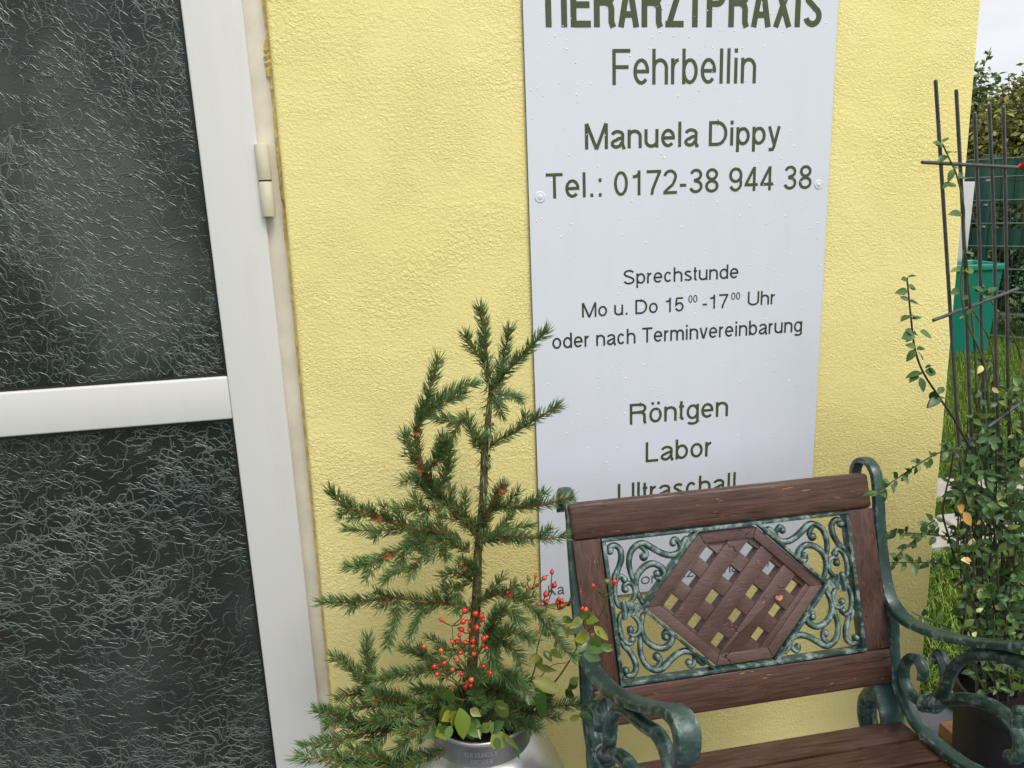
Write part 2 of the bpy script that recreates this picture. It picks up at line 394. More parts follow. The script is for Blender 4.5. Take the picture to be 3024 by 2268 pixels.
# ---------------------------------------------------------------- lettering: a plain grotesque drawn as strokes
ADV = dict(zip("TelSprchstundMoDUavibgLRFyAZPXIEKzmVBN", (.85, .774, .31, .93, .774, .464, .696, .774, .696, .387, .774, .774, .774, 1.16, .774, 1.0, 1.0, .774, .696, .31, .774, .774, .774, 1.0, .85, .696, .93, .85, .93, .93, .387, .93, .93, .696, 1.16, .93, .93, 1.0)))
ADV.update({'s': .696, 'ö': .774, '.': .387, ':': .387, '-': .464, ' ': .387})
for d_ in '0123456789': ADV[d_] = .774
def arc(cx, cy, rx, ry, a0, a1, n=14):
    return [(cx+rx*cos(radians(a0+(a1-a0)*i/n)), cy+ry*sin(radians(a0+(a1-a0)*i/n))) for i in range(n+1)]
def glyph(c, w, H, h):
    """strokes (centre lines) of a letter in a box w wide with cap height H and half stroke h"""
    x = .735*H; D = -.27*H; m = w/2; r = w-h; q = x/2
    O = lambda X0, Y0, X1, Y1, a=90, b=450: arc((X0+X1)/2, (Y0+Y1)/2, (X1-X0)/2-h, (Y1-Y0)/2-h, a, b, 28)
    bowl = lambda Y0, Y1: [O(0, Y0, w, Y1)]
    V = lambda X, Y0, Y1: [(X, Y0), (X, Y1)]
    dot = lambda Y0: [(m, Y0), (m, Y0+2.3*h)]
    shoulder = lambda X0, X1: [(X0, x*.55)]+arc((X0+X1)/2, x*.62, (X1-X0)/2, x*.38-h, 175, 0, 14)+[(X1, 0)]
    G = {
        'T': lambda: [V(m, 0, H-h), [(0, H-h), (w, H-h)]], 'I': lambda: [V(m, 0, H)], 'L': lambda: [V(h, 0, H), [(h, h), (w, h)]],
        'E': lambda: [V(h, 0, H), [(h, H-h), (w, H-h)], [(h, H*.52), (w*.94, H*.52)], [(h, h), (w, h)]],
        'F': lambda: [V(h, 0, H), [(h, H-h), (w, H-h)], [(h, H*.50), (w*.9, H*.50)]],
        'P': lambda: [V(h, 0, H), [(h, H-h), (w*.55, H-h)]+arc(w*.55, H*.74, w*.45-h, H*.26-h, 90, -90)+[(h, H*.48+h)]],
        'R': lambda: [V(h, 0, H), [(h, H-h), (w*.58, H-h)]+arc(w*.58, H*.75, w*.40-h, H*.25-h, 90, -90)+[(h, H*.50+h)], [(w*.58, H*.50+h)]+arc(w*.58, H*.32+h, w*.36-h, H*.18, 90, 0)+[(w*.94-h, H*.12), (w*.97-h*.6, 0)]],
        'A': lambda: [[(h*.9, 0), (m-h*.25, H)], [(w-h*.9, 0), (m+h*.25, H)], [(w*.2, H*.30), (w*.8, H*.30)]],
        'V': lambda: [[(h*.9, H), (m, 0)], [(w-h*.9, H), (m, 0)]], 'v': lambda: [[(h*.9, x), (m-h*.2, 0)], [(w-h*.9, x), (m+h*.2, 0)]],
        'Z': lambda: [[(w*.04, H-h), (w, H-h)], [(0, h), (w, h)], [(h*1.3, h), (w-h*1.3, H-h)]], 'z': lambda: [[(w*.04, x-h), (w, x-h)], [(0, h), (w, h)], [(h*1.3, h), (w-h*1.3, x-h)]],
        'X': lambda: [[(h*1.1, 0), (w-h*1.3, H)], [(w-h*1.1, 0), (h*1.3, H)]], 'N': lambda: [V(h, 0, H), V(r, 0, H), [(h, H), (r, 0)]],
        'K': lambda: [V(h, 0, H), [(h, H*.34), (w-h*1.3, H)], [(w*.38, H*.56), (w-h*1.2, 0)]],
        'M': lambda: [V(h, 0, H), V(r, 0, H), [(h*1.2, H), (m, 0)], [(w-h*1.2, H), (m, 0)]],
        'D': lambda: [V(h, 0, H), [(h, H-h), (w*.45, H-h)]+arc(w*.45, H/2, w*.55-h, H/2-h, 90, -90, 22)+[(h, h)]],
        'B': lambda: [V(h, 0, H), [(h, H-h), (w*.55, H-h)]+arc(w*.55, H*.75, w*.42-h, H*.25-h, 90, -90)+[(h, H*.5+h)], [(w*.55, H*.5+h)]+arc(w*.55, H*.27, w*.45-h, H*.27-h, 90, -90)+[(h, h)]],
        'U': lambda: [[(h, H)]+arc(m, H*.32, m-h, H*.32-h, 180, 360, 20)+[(r, H)]],
        'S': lambda: [arc(m, H*.745, m-h*1.3, H*.255-h, 18, 200, 14)+arc(m, H*.745, m-h*1.3, H*.255-h, 205, 245, 4)+arc(m, H*.27, m-h, H*.27-h, 62, -165, 20)],
        's': lambda: [arc(m, x*.745, m-h*1.3, x*.255-h, 22, 200, 12)+arc(m, x*.745, m-h*1.3, x*.255-h, 205, 245, 4)+arc(m, x*.27, m-h, x*.27-h, 62, -162, 18)],
        'o': lambda: bowl(0, x), 'ö': lambda: bowl(0, x)+[[(w*.27, H*.87), (w*.27, H*.87+2.1*h)], [(w*.73, H*.87), (w*.73, H*.87+2.1*h)]],
        '0': lambda: bowl(0, H), 'e': lambda: [arc(m, q, m-h, q-h, 3, 318, 28), [(h, q+h*.1), (r+h*.9, q+h*.1)]],
        'c': lambda: [arc(m, q, m-h, q-h, 38, 322, 26)],
        'b': lambda: [V(h, 0, H)]+bowl(0, x), 'd': lambda: [V(r, 0, H)]+bowl(0, x), 'p': lambda: [V(h, D, x)]+bowl(0, x),
        'g': lambda: bowl(0, x)+[[(r, x)]+[(r, D*.35)]+arc(m, D*.35, m-h, -D*.65-h, 0, -155, 16)],
        'a': lambda: [arc(m*.98, x*.70, m*.82-h*.4, x*.30-h, 168, 0, 16)+[(r-h*.5, x*.2), (r+h*.2, h*.5), (w+h*.3, h*.8)], [(r-h*.5, x*.58), (w*.55, x*.53)]+arc(w*.40, x*.265, w*.40-h, x*.265-h, 100, 300, 16)+[(w*.62, x*.14), (r-h*.5, x*.36)]],
        'h': lambda: [V(h, 0, H), shoulder(h, r)], 'n': lambda: [V(h, 0, x), shoulder(h, r)], 'm': lambda: [V(h, 0, x), shoulder(h, m), shoulder(m, r)],
        'r': lambda: [V(h, 0, x), [(h, x*.5)]+arc(w*.95, x*.55, w*.95-h, x*.45-h, 170, 92, 10)],
        'u': lambda: [V(r, 0, x), [(h, x)]+arc(m, x*.38, m-h, x*.38-h, 180, 355, 16)],
        'l': lambda: [V(m, 0, H)], 'i': lambda: [V(m, 0, x), dot(H-2.3*h)], 't': lambda: [[(w*.42, H*.93), (w*.42, x*.22)]+arc(w*.42+w*.45, x*.22, w*.45, x*.22-h, 180, 275, 8), [(0, x-h), (w*.95, x-h)]],
        'y': lambda: [[(h*.9, x), (m+h*.2, h*.2)], [(w-h*.9, x), (m+h*.1, D*.35), (m-h*.8, D*.82+h*.3), (w*.10, D+h*1.0)]],
        '.': lambda: [[(m, 0), (m, 2.3*h)]], ':': lambda: [[(m, 0), (m, 2.3*h)], [(m, x-2.3*h), (m, x)]], '-': lambda: [[(0, H*.34), (w, H*.34)]],
        '1': lambda: [V(w*.62, 0, H), [(w*.62-h*.3, H*.86), (w*.40, H*.765), (w*.14, H*.755)]],
        '7': lambda: [[(0, H-h), (w, H-h)], [(r, H-h*1.2), (w*.62, H*.52), (w*.42, H*.22), (w*.36, 0)]],
        '2': lambda: [arc(m, H*.71, m-h, H*.29-h, 172, -25, 18)+[(w*.72, H*.40), (w*.34, H*.22), (h*1.2, h*1.6)], [(0, h), (w, h)]],
        '3': lambda: [arc(m, H*.745, m-h*1.4, H*.255-h, 165, -80, 18)+[(w*.36, H*.52)], [(w*.36, H*.52)]+arc(m, H*.275, m-h, H*.275-h, 85, -165, 20)],
        '4': lambda: [V(w*.72, 0, H), [(0, H*.265), (w, H*.265)], [(h*.8, H*.27), (w*.70, H*.97)]],
        '5': lambda: [[(w*.93, H-h), (w*.17, H-h)], [(w*.18, H-h), (w*.11, H*.47)]+arc(m*.98, H*.33, m-h, H*.33-h, 140, -160, 22)],
        '8': lambda: [O(w*.05, H*.49, w*.95, H), O(0, 0, w, H*.54)], '9': lambda: [O(0, H*.36, w, H), [(r, H*.66)]+arc(m, H*.35, m-h, H*.35-h, 20, -155, 18)],
    }
    return G[c]()
def strip2d(pts, h):
    """outline quads of a stroke with mitred joints"""
    P = [Vector(p).to_2d() if len(p) > 2 else Vector(p) for p in pts]; k = len(P); Lf = []; Rt = []
    for i in range(k):
        a = (P[i]-P[i-1]).normalized() if i else None; b = (P[i+1]-P[i]).normalized() if i < k-1 else None
        if a is None: a = b
        if b is None: b = a
        n = Vector((-(a+b).y, (a+b).x))
        n = n.normalized() if n.length > 1e-6 else Vector((-a.y, a.x))
        s = h/max(.45, n.dot(Vector((-a.y, a.x))))
        Lf.append(P[i]+n*s); Rt.append(P[i]-n*s)
    return Lf+Rt, [(i, k+i, k+i+1, i+1) for i in range(k-1)]
def lettering(name, pieces, mat, parent, ysurf, stroke=.12, fold=None, thick=.0004):
    """pieces: (text, x left, x right, baseline z, cap height); thin flat letters lying on the panel at y=ysurf"""
    b = MB()
    for (text, xl, xr, z0, H) in pieces:
        h = stroke*H/2
        bear = lambda c: (.045 if c in 'TAVXyvZz7' else .075 if c in '.:il-1I' else .062)
        tot = sum(ADV[c] for c in text)-bear(text[0])-bear(text[-1])
        k = (xr-xl)/tot; cur = xl-bear(text[0])*k
        for c in text:
            if c != ' ':
                w = (ADV[c]-2*bear(c))*k
                for lay, st in enumerate(glyph(c, w, H, h)):
                    vs, fs = strip2d(st, h); y = ysurf-thick-.00011*lay
                    b.add([(cur+bear(c)*k+v.x, y, z0+v.y) for v in vs], fs, mat)
            cur += ADV[c]*k
    if fold: b.v = [fold(v) for v in b.v]
    return b.build(name, mat, parent)

# ---------------------------------------------------------------- ground
def slab_obj(name, a, b, mat): 
    m = MB(); m.box(a, b); return m.build(name, mat)
g = MB(); g.add([(-60, -60, -.012), (60, -60, -.012), (60, 70, -.012), (-60, 70, -.012)], [(0, 1, 2, 3)])
tag(g.build('lawn', M['lawn']), kind='structure')
pv = MB()
xx = -4.0
while xx < 1.15:
    yy = -4.4
    while yy < .15:
        x1 = min(xx+.397, 1.14); y1 = min(yy+.397, .19)
        if not (y1 > 0 and xx < .9): pv.box((xx, yy, -.03), (x1, y1, 0.0+ru(-.001, .001)))
        yy += .4
    xx += .4
pv.box((.925, .003, -.03), (1.14, .19, .0004))
tag(pv.build('terrace_paving', M['paving'], bevel=.003, seg=1), kind='structure')
sl = MB()
for i in range(5):
    c = onZ(2778, 1580, .02)+Vector((i*.415, -i*.02, 0))
    sl.box((c.x-.3, c.y-.08, -.03), (c.x+.10, c.y+.20, .02))
c0 = onZ(2785, 1447, .02)
for i in range(5):
    sl.box((c0.x-.25+i*.415, c0.y-.05-i*.02, -.03), (c0.x+.15+i*.415, c0.y+.14-i*.02, .021))
tag(sl.build('stepping_path', M['slab'], bevel=.008, seg=1), kind='structure')

# grass blades where the photo looks at the lawn
gb = MB()
def blade(x, y, h):
    a = ru(0, 2*pi); w = ru(.0014, .0028); lx, ly = cos(a)*h*ru(.2, .9), sin(a)*h*ru(.2, .9)
    px, py = -sin(a)*w, cos(a)*w
    gb.add([(x-px, y-py, -.012), (x+px, y+py, -.012), (x+lx*.4+px*.7, y+ly*.4+py*.7, h*.62), (x+lx*.4-px*.7, y+ly*.4-py*.7, h*.62), (x+lx, y+ly, h*ru(.75, 1))], [(0, 1, 2, 3), (3, 2, 4)])
def on_hard(x, y):
    if x < 1.14 and y < .2: return True
    if abs(y-(c0.y+.04)) < .13 and c0.x-.25 < x < c0.x+1.8: return True
    c = onZ(2778, 1580, .02)
    if abs(y-(c.y+.06)) < .17 and c.x-.3 < x < c.x+1.8: return True
    return x < .93
for i in range(52000):
    d = 1.25+4.8*rnd()**1.7; u = ru(2540, 3330)
    q = ray(u, 548); q.z = 0; q.normalize(); p = CAM+q*d*1.25
    if not on_hard(p.x, p.y): blade(p.x, p.y, ru(.02, .055))
for i in range(70000):
    x, y = .95+5.2*rnd(), -1.6+7.2*rnd()
    if not on_hard(x, y): blade(x, y, ru(.025, .05))
tag(gb.build('grass', M['grass']), 'short green lawn grass beside the house corner', 'grass', kind='stuff')

# ---------------------------------------------------------------- house: wall, door frame, door
house = empty('house', (.24, 0, 0), 'yellow rendered house front with a white framed glass door', 'house')
rt, rb = onY(2900, 0, 0), onY(2748, 1714, 0); lt, lb = onY(783, 0, 0), onY(982, 2100, 0)
def edge(a, b, z): return a.x+(b.x-a.x)*(z-a.z)/(b.z-a.z)
TOP = 2.7
xl0, xl1 = edge(lt, lb, -.1), edge(lt, lb, TOP); xr0, xr1 = edge(rt, rb, -.1), edge(rt, rb, TOP)
w = MB()
w.hexa([(xl0, 0, -.1), (xr0, 0, -.1), (xr0, .30, -.1), (xl0, .30, -.1), (xl1, 0, TOP), (xr1, 0, TOP), (xr1, .30, TOP), (xl1, .30, TOP)])
w.box((.60, .302, -.1), (xr0-.012, 6, TOP)); w.box((-3.4, .302, -.1), (-1.53, .6, TOP))
w.box((-3.4, .004, -.1), (-1.53, .30, TOP)); w.box((-1.528, .004, 2.16), (-.45, .30, TOP))
wall = w.build('wall', M['plaster'], house, bevel=.007, seg=3)
fr = MB()
fr.box((-.474, .022, 0), (-.4325, .10, 2.158)); fr.box((-1.528, .022, 0), (-1.47, .10, 2.158)); fr.box((-1.47, .022, 2.08), (-.474, .10, 2.158))
frame = fr.build('door_frame', M['frame'], house, bevel=.002)
oc = MB(); vs = []; fs = []
n = 420
for i in range(n+1):
    z = 2.15*i/n; xr = edge(lt, lb, z)+.002
    jag = (.0024 if z > 1.3 else .0008)*abs(sin(z*9.1+sin(z*23)*1.4))+.0012*rnd()+(.006*max(0, sin(z*31+2)) if rnd() < .5 and 1.45 < z < 1.75 else 0)
    xl = edge(lt, lb, z)-.0050-jag
    vs += [(xl, .0214, z), (xl+.002, .0175, z), (xr, .010+.003*sin(z*40), z)]
    if i: k = 3*i; fs += [(k-3, k-2, k+1, k), (k-2, k-1, k+2, k+1)]
oc.add(vs, fs); oc.build('paint_edge', M['ochre'], house)
def ripples(mb, x0, x1, z0, z1, y, diag):
    """worm-like raised ridges cast into the pane, running along a common drift"""
    x0 = max(x0, -1.18); n = int((x1-x0)*(z1-z0)*(5200 if diag else 4900))
    # patches of calmer glass
    calm = [(ru(x0, x1), ru(z0, z1), ru(.03, .09)) for _ in range(16)]
    for i in range(n):
        x, z = ru(x0, x1), ru(z0, z1)
        if any((x-c[0])**2+(z-c[1])**2 < c[2]**2 for c in calm) and rnd() < .6: continue
        a0 = (-.72+.25*sin(x*9+z*5)) if diag else (.15+.9*sin(x*7+2)*cos(z*6)+.5*sin(z*13))
        if rnd() < .12: a0 += ru(-1.4, 1.4)
        a = a0+ru(-.5, .5); ln = ru(.012, .06) if rnd() < .7 else ru(.05, .13); st = .0026; k = max(4, int(ln/st)); curl = ru(-.05, .05) if rnd() < .88 else ru(-.4, .4)
        w = ru(.0006, .00125); hgt = w*ru(.45, .9); pts = []
        dv = ru(-.5, .5)
        for j in range(k):
            pts.append((x, z, a)); dv = dv*.6+random.gauss(0, .25); a += dv+curl*.4+(a0-a)*.15
            x += cos(a)*st; z += sin(a)*st
            if not (x0+.003 < x < x1-.003 and z0+.003 < z < z1-.003): break
        k = len(pts)
        if k < 3: continue
        vs = []
        for j, (px_, pz_, a) in enumerate(pts):
            e = min(1, .25+min(j, k-1-j)*.45); nx, nz = -sin(a)*w*e, cos(a)*w*e
            vs += [(px_+nx, y, pz_+nz), (px_+nx*.45, y-hgt*e*.85, pz_+nz*.45), (px_-nx*.45, y-hgt*e*.85, pz_-nz*.45), (px_-nx, y, pz_-nz)]
        fs = [(4*j+q, 4*j+q+1, 4*j+q+5, 4*j+q+4) for j in range(k-1) for q in range(3)]
        mb.add(vs, fs, M['ridge'])
DX0, DX1 = -1.462, -.4695
door = MB()
PX = -.567; Z0, Z1, Z2, Z3 = .13, .992, 1.072, 1.98
door.box((PX, .010, .012), (DX1, .062, 2.07)); door.box((DX0, .010, .012), (-1.362, .062, 2.07))
for a, b in ((.012, Z0), (Z1, Z2), (Z3, 2.07)): door.box((-1.3617, .0112, a), (PX-.0003, .062, b))
dr = door.build('door', M['white'], house, bevel=.0035, seg=3)
for (a, b, mt) in ((Z0, Z1, 'glass_b'), (Z2, Z3, 'glass_a')):
    p = MB(); p.box((-1.3615, .030, a), (PX, .036, b), M[mt]); ripples(p, -1.3615, PX, a, b, .030, mt == 'glass_a')
    p.build('glass_pane', None, dr, smooth=True, ang=75)
    q = MB(); t = .0055
    q.box((PX-t, .020, a), (PX-.0002, .0295, b)); q.box((-1.3612, .020, a), (-1.3612+t, .0295, b))
    q.box((-1.3612+t, .0205, a+.0002), (PX-t, .0295, a+t*.7)); q.box((-1.3612+t, .0205, b-t), (PX-t, .0295, b-.0002))
    q.build('gasket', M['gasket'], dr)
za, zb, zc = onY(770, 424, .002).z, onY(785, 534, .002).z, onY(790, 640, .002).z
xa, xc = onY(772, 430, .002).x, onY(792, 636, .002).x
hc = (xa+xc)/2
hb = MB()
for (z0, z1) in ((za, zb+.0012), (zb-.0012, zc)): hb.tube([(hc, .008, z0), (hc, .008, z1)], .0115, 20)
hinge = hb.build('hinge', M['hinge'], dr, bevel=.001)
hb = MB(); hb.tube([(hc, .008, zb-.0022), (hc, .008, zb+.0022)], .0108, 16)
hb.build('hinge_pin', M['gasket'], dr)

# ---------------------------------------------------------------- sign
SY = -.0065
sg = MB(); sg.box((0, SY+.0004, .546), (.6, -.0022, 1.78), M['edge']); sg.box((.0004, SY, .5464), (.5996, SY+.0002, 1.7796), M['sign'])
sign = sg.build('practice_sign', None)
tag(sign, 'tall white sign board with olive green lettering, screwed flat to the yellow wall', 'sign')
lines = [
    ([("TIERARZTPRAXIS", .028, .5665, 1.6585, .071)], 'letter', .152),
    ([("Fehrbellin", .161, .439, 1.5615, .061)], 'letter', .104),
    ([("Manuela Dippy", .108, .493, 1.451, .045)], 'letter', .134),
    ([("Tel.: 0172-38 944 38", .033, .563, 1.366, .045)], 'letter', .124),
    ([("Sprechstunde", .180, .416, 1.2000, .028)], 'letter_dark', .128),
    ([("Mo u. Do 15", .097, .303, 1.1415, .028), ("00", .3125, .331, 1.157, .0150), ("-17", .3425, .396, 1.1425, .028), ("00", .402, .421, 1.1575, .0150), ("Uhr", .4375, .496, 1.144, .028)], 'letter_dark', .128),
    ([("oder nach Terminvereinbarung", .037, .558, 1.0840, .030)], 'letter_dark', .124),
    ([("Röntgen", .192, .402, .919, .043)], 'letter', .128),
    ([("Labor", .2255, .368, .836, .043)], 'letter', .128),
    ([("Ultraschall", .166, .424, .7525, .043)], 'letter', .128),
    ([("Ka", .015, .048, .565, .024)], 'letter_dark', .10), ([("or", .216, .249, .5645, .024)], 'letter_dark', .10), ([("tz", .308, .334, .5685, .024)], 'letter_dark', .10), ([("na", .404, .434, .567, .024)], 'letter_dark', .10), ([("m", .482, .506, .5695, .024)], 'letter_dark', .10),
]
for pcs, mt, st in lines: lettering('lettering', pcs, M[mt], sign, SY, st)
for (u, v, r) in ((1595, 582, .0105), (2417, 545, .009)):
    p = onY(u, v, SY); k = MB()
    k.lathe([(r, 0), (r*.97, .0006), (r*.84, .0012), (r*.70, .0008), (r*.52, .0009), (r*.42, .0015), (.0001, .0017)], (0, 0), 28)
    k.v = [(p.x+x, p.y-z-.0001, p.z+y) for x, y, z in k.v]
    k.build('screw_cap', M['sign'], sign, smooth=True)
dp = MB()
cl = [(ru(0, .6), ru(.6, 1.75)) for _ in range(90)]
for i in range(1700):
    if rnd() < .75:
        c = random.choice(cl); x = random.gauss(c[0], .035); z = random.gauss(c[1], .03)
    else: x, z = ru(.004, .596), ru(.56, 1.76)
    if not (.004 < x < .596 and .55 < z < 1.77): continue
    r = .0004+.0013*rnd()**2.6; n = 7
    vs = [(x, SY-r*.55, z)]+[(x+r*.62*cos(2*pi*j/n), SY-r*.40, z+r*.62*sin(2*pi*j/n)) for j in range(n)]+[(x+r*cos(2*pi*j/n), SY-.00002, z+r*sin(2*pi*j/n)*1.1) for j in range(n)]
    dp.add(vs, [(0, 1+(j+1) % n, 1+j) for j in range(n)]+[(1+j, 1+(j+1) % n, 1+n+(j+1) % n, 1+n+j) for j in range(n)])
tag(dp.build('rain_drops', M['drop'], sign, smooth=True, ang=180), kind='stuff')
# ---------------------------------------------------------------- armchair: wood and cast iron
chair = empty('garden_armchair', (.295, -.45, 0), 'weathered garden armchair with red brown wood and scrolled green iron in front of the sign', 'armchair')
BO = Vector((.29220512, -.27681236, .674222)); BU = Vector((1, 0, 0)); BV = Vector((-.053, .2415, .969)); BN = Vector((0, -.9701, .2425))
def B(u, v, n=0.): return BO+BU*u+BV*v+BN*n
def on_back(u, v):
    d = onP(u, v, BO, BN)-BO; b = d.z/.969; return (d.x+.053*b, b)
def prism(mb, poly, n0, n1, m=None):
    k = len(poly); vs = [B(u, v, n1) for u, v in poly]+[B(u, v, n0) for u, v in poly]
    ar = sum(poly[i][0]*poly[(i+1) % k][1]-poly[(i+1) % k][0]*poly[i][1] for i in range(k))
    fr = tuple(range(k)); bk = tuple(reversed(range(k, 2*k)))
    sd = [(i, i+k, (i+1) % k+k, (i+1) % k) for i in range(k)]
    mb.add(vs, [fr, bk]+sd, m)
def clip(poly, a, b):
    """keep the part of poly left of the line a->b"""
    out = []
    f = lambda p: (b[0]-a[0])*(p[1]-a[1])-(b[1]-a[1])*(p[0]-a[0])
    for i in range(len(poly)):
        p, q = poly[i], poly[(i+1) % len(poly)]; fp, fq = f(p), f(q)
        if fp >= 0: out.append(p)
        if fp*fq < 0: t = fp/(fp-fq); out.append((p[0]+(q[0]-p[0])*t, p[1]+(q[1]-p[1])*t))
    return out
WX = .2795
def board(name, poly, n0, n1, mat, bev=.0025, parent=chair, seg=2):
    m = MB(); prism(m, poly, n0, n1); return m.build(name, mat, parent, bevel=bev, seg=seg)
board('top_rail', [(-WX, .1275), (WX, .1275), (WX, .190), (-WX, .190)], -.013, .013, M['wood_x'], .007, seg=3)
board('bottom_rail', [(-WX, -.193), (WX, -.193), (WX, -.128), (-WX, -.128)], -.013, .013, M['wood_x'], .006, seg=3)
for s in (-1, 1): board('back_stile', [(s*.2305, -.1274), (s*WX, -.1274), (s*WX, .1269), (s*.2305, .1269)][::s], -.012, .012, M['wood_z'], .0018)
# hexagon of boards with lattice
HX = [(-.0535, .1165), (.0535, .1165), (.166, 0), (.0535, -.1165), (-.0535, -.1165), (-.166, 0)]
HI = [(-.0455, .0975), (.0455, .0975), (.1405, 0), (.0455, -.0975), (-.0455, -.0975), (-.1405, 0)]
lat = MB()
for i in range(6):
    j = (i+1) % 6; t = .0004
    q = [HX[j], HX[i], HI[i], HI[j]]
    cx = sum(p[0] for p in q)/4; cy = sum(p[1] for p in q)/4
    q = [(cx+(p[0]-cx)*.995, cy+(p[1]-cy)*.995) for p in q]
    prism(lat, q, -.0190, .0095)
panel = lat.build('lattice_panel', M['wood_p'], chair, bevel=.0012)
hin = [(x*1.035, y*1.03) for x, y in HI][::-1]
def strip_poly(sign, c, hw):
    # strip along (1, sign): points with x - sign*y between c-hw and c+hw
    R = .5; a, b = c-hw, c+hw
    p = [(a-0-R*1, -sign*R), (b-R, -sign*R), (b+R, sign*R), (a+R, sign*R)]
    if sign < 0: p = p
    ar = sum(p[i][0]*p[(i+1) % 4][1]-p[(i+1) % 4][0]*p[i][1] for i in range(4))
    if ar < 0: p = p[::-1]
    for i in range(6):
        p = clip(p, hin[i], hin[(i+1) % 6])
        if len(p) < 3: return None
    return p
up = MB(); dn = MB()
for c in (-.153, -.0775, -.0020, .0735, .149):
    p = strip_poly(1, c, .0203)
    if p: prism(up, p, -.0160, .0068)
    p = strip_poly(-1, c-.0003, .0203)
    if p: prism(dn, p, -.0180, .0032)
up.build('lattice_strips', M['wood_p'], panel, bevel=.0010)
dn.build('lattice_strips', M['wood_p'], panel, bevel=.0010)
# iron frame round the panel
ir = MB(); b0, b1 = .2295, .2225; v0, v1 = .1265, .1205
for q in ([(-b0, v1), (b0, v1), (b0, v0), (-b0, v0)], [(-b0, -v0), (b0, -v0), (b0, -v1), (-b0, -v1)],
          [(-b0, -v1+.0002), (-b1, -v1+.0002), (-b1, v1-.0002), (-b0, v1-.0002)], [(b1, -v1+.0002), (b0, -v1+.0002), (b0, v1-.0002), (b1, v1-.0002)]):
    prism(ir, q, -.004, .0165)
for sx in (-1, 1):
    for sy in (-1, 1):
        a = Vector((sx*.0545, sy*.1203)); b = Vector((sx*.1685, 0)); d = (b-a).normalized(); nn = Vector((-d.y, d.x)); nn = nn if nn.x*sx > 0 else -nn
        e0 = a+d*.001; e1 = b+d*(.006*0)
        q = [tuple(e0), tuple(e1), tuple(e1+nn*.0058), tuple(e0+nn*.0058)]
        ar = sum(q[i][0]*q[(i+1) % 4][1]-q[(i+1) % 4][0]*q[i][1] for i in range(4))
        prism(ir, q if ar > 0 else q[::-1], -.0035, .0155)
iron = ir.build('iron_panel_frame', M['iron'], chair, bevel=.0012)
# scrolls: one quadrant traced, mirrored four times
z3 = zoom(1750, 1500, 2.6024)
def tr(*pts): return [on_back(*z3(*p)) for p in pts]
SCR = [ # (points, radii, end ball radius, height)
    (tr((1850, 612), (1893, 588), (1937, 590), (1962, 645), (1970, 715), (1958, 778), (1930, 808), (1906, 800), (1903, 782)), (.0042, .0050, .0050, .0045, .0040), .0062),
    (tr((1880, 590), (1842, 632), (1826, 688), (1845, 742), (1882, 757), (1908, 735), (1897, 710)), (.0042, .0050, .0046, .0040), .0062),
    (tr((1765, 605), (1800, 665), (1822, 735), (1812, 812), (1765, 876), (1700, 902), (1642, 872), (1622, 825), (1645, 792), (1676, 803), (1672, 826)), (.0048, .0060, .0066, .0064, .0052), .0066),
    (tr((1806, 672), (1836, 770), (1862, 850), (1870, 915), (1858, 985), (1815, 1036), (1765, 1048), (1710, 1018), (1640, 980), (1575, 966), (1520, 985), (1497, 1020), (1486, 1060), (1462, 1093), (1443, 1081)), (.0046, .0058, .0066, .0062, .0050), .0062),
    (tr((1500, 1012), (1515, 1062), (1545, 1090), (1566, 1072), (1560, 1056)), (.0048, .0046, .0042), .0060),
    (tr((1836, 1022), (1800, 1030), (1765, 1005), (1748, 972), (1768, 951)), (.0046, .0050, .0044), .0074),
    (tr((1958, 790), (1946, 850), (1926, 930), (1934, 1000), (1970, 1030), (2006, 1018), (2004, 990)), (.0050, .0060, .0058, .0048), .0068),
    (tr((1970, 745), (1976, 800), (1955, 850)), (.0040, .0046, .0040), 0),
]
for sx in (-1, 1):
    for sy in (-1, 1):
        m = MB()
        for pts, rr, ball in SCR:
            P2 = curve([Vector((p[0]*sx, p[1]*sy, 0)) for p in pts], 7)
            k = len(P2); R = [.94*q for q in taper(k, *rr)]
            P = [B(q.x, q.y, .004+.0035*min(1, 3*i/k, 3*(k-1-i)/k+.5)) for i, q in enumerate(P2)]
            m.tube(P, R, 10, None, (BN, .95))
            if ball: m.ball(P[-1]+BN*.001, ball*1.08, 12, None, (1, 1, 1))
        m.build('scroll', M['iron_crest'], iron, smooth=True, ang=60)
for sx in (-1, 1):
    m = MB()
    for k in range(4):
        t = k/3; u = sx*(.172+.0105*k); hw = .0035+.0028*k
        a = [(u-sx*.006, 0), (u+sx*.004, hw+.004), (u+sx*.0105, hw+.003), (u+sx*.003, 0), (u+sx*.0105, -hw-.003), (u+sx*.004, -hw-.004)]
        ar = sum(a[i][0]*a[(i+1) % 6][1]-a[(i+1) % 6][0]*a[i][1] for i in range(6))
        for half in ([a[0], a[1], a[2], a[3]], [a[0], a[3], a[4], a[5]]):
            prism(m, half if ar < 0 else half[::-1], -.002, .011-.0006*k)
    P = [B(sx*(.205+.0), y, .012-abs(y)*.25) for y in (-.0155, -.011, -.004, .004, .011, .0155)]
    m.tube(P, [.0042, .0058, .0055, .0055, .0058, .0042], 12, None, (BN, 1.0))
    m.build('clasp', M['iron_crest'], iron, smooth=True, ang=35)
# paint chip
dl = MB(); c = B(*on_back(2290, 1760), .0115)
lp = [(-.007, .000), (-.004, .0045), (.001, .004), (.003, .006), (.008, .003), (.006, -.002), (.001, -.0055), (-.004, -.0035)]
dl.add([c+BU*x+BV*y+BN*(.0012*sin(x*400)+.0014) for x, y in lp]+[c+BN*.0008], [(i, (i+1) % 8, 8) for i in range(8)])
tag(dl.build('dry_leaf', M['dry']), 'tiny pinkish dry leaf stuck to the lattice of the armchair back', 'leaf')

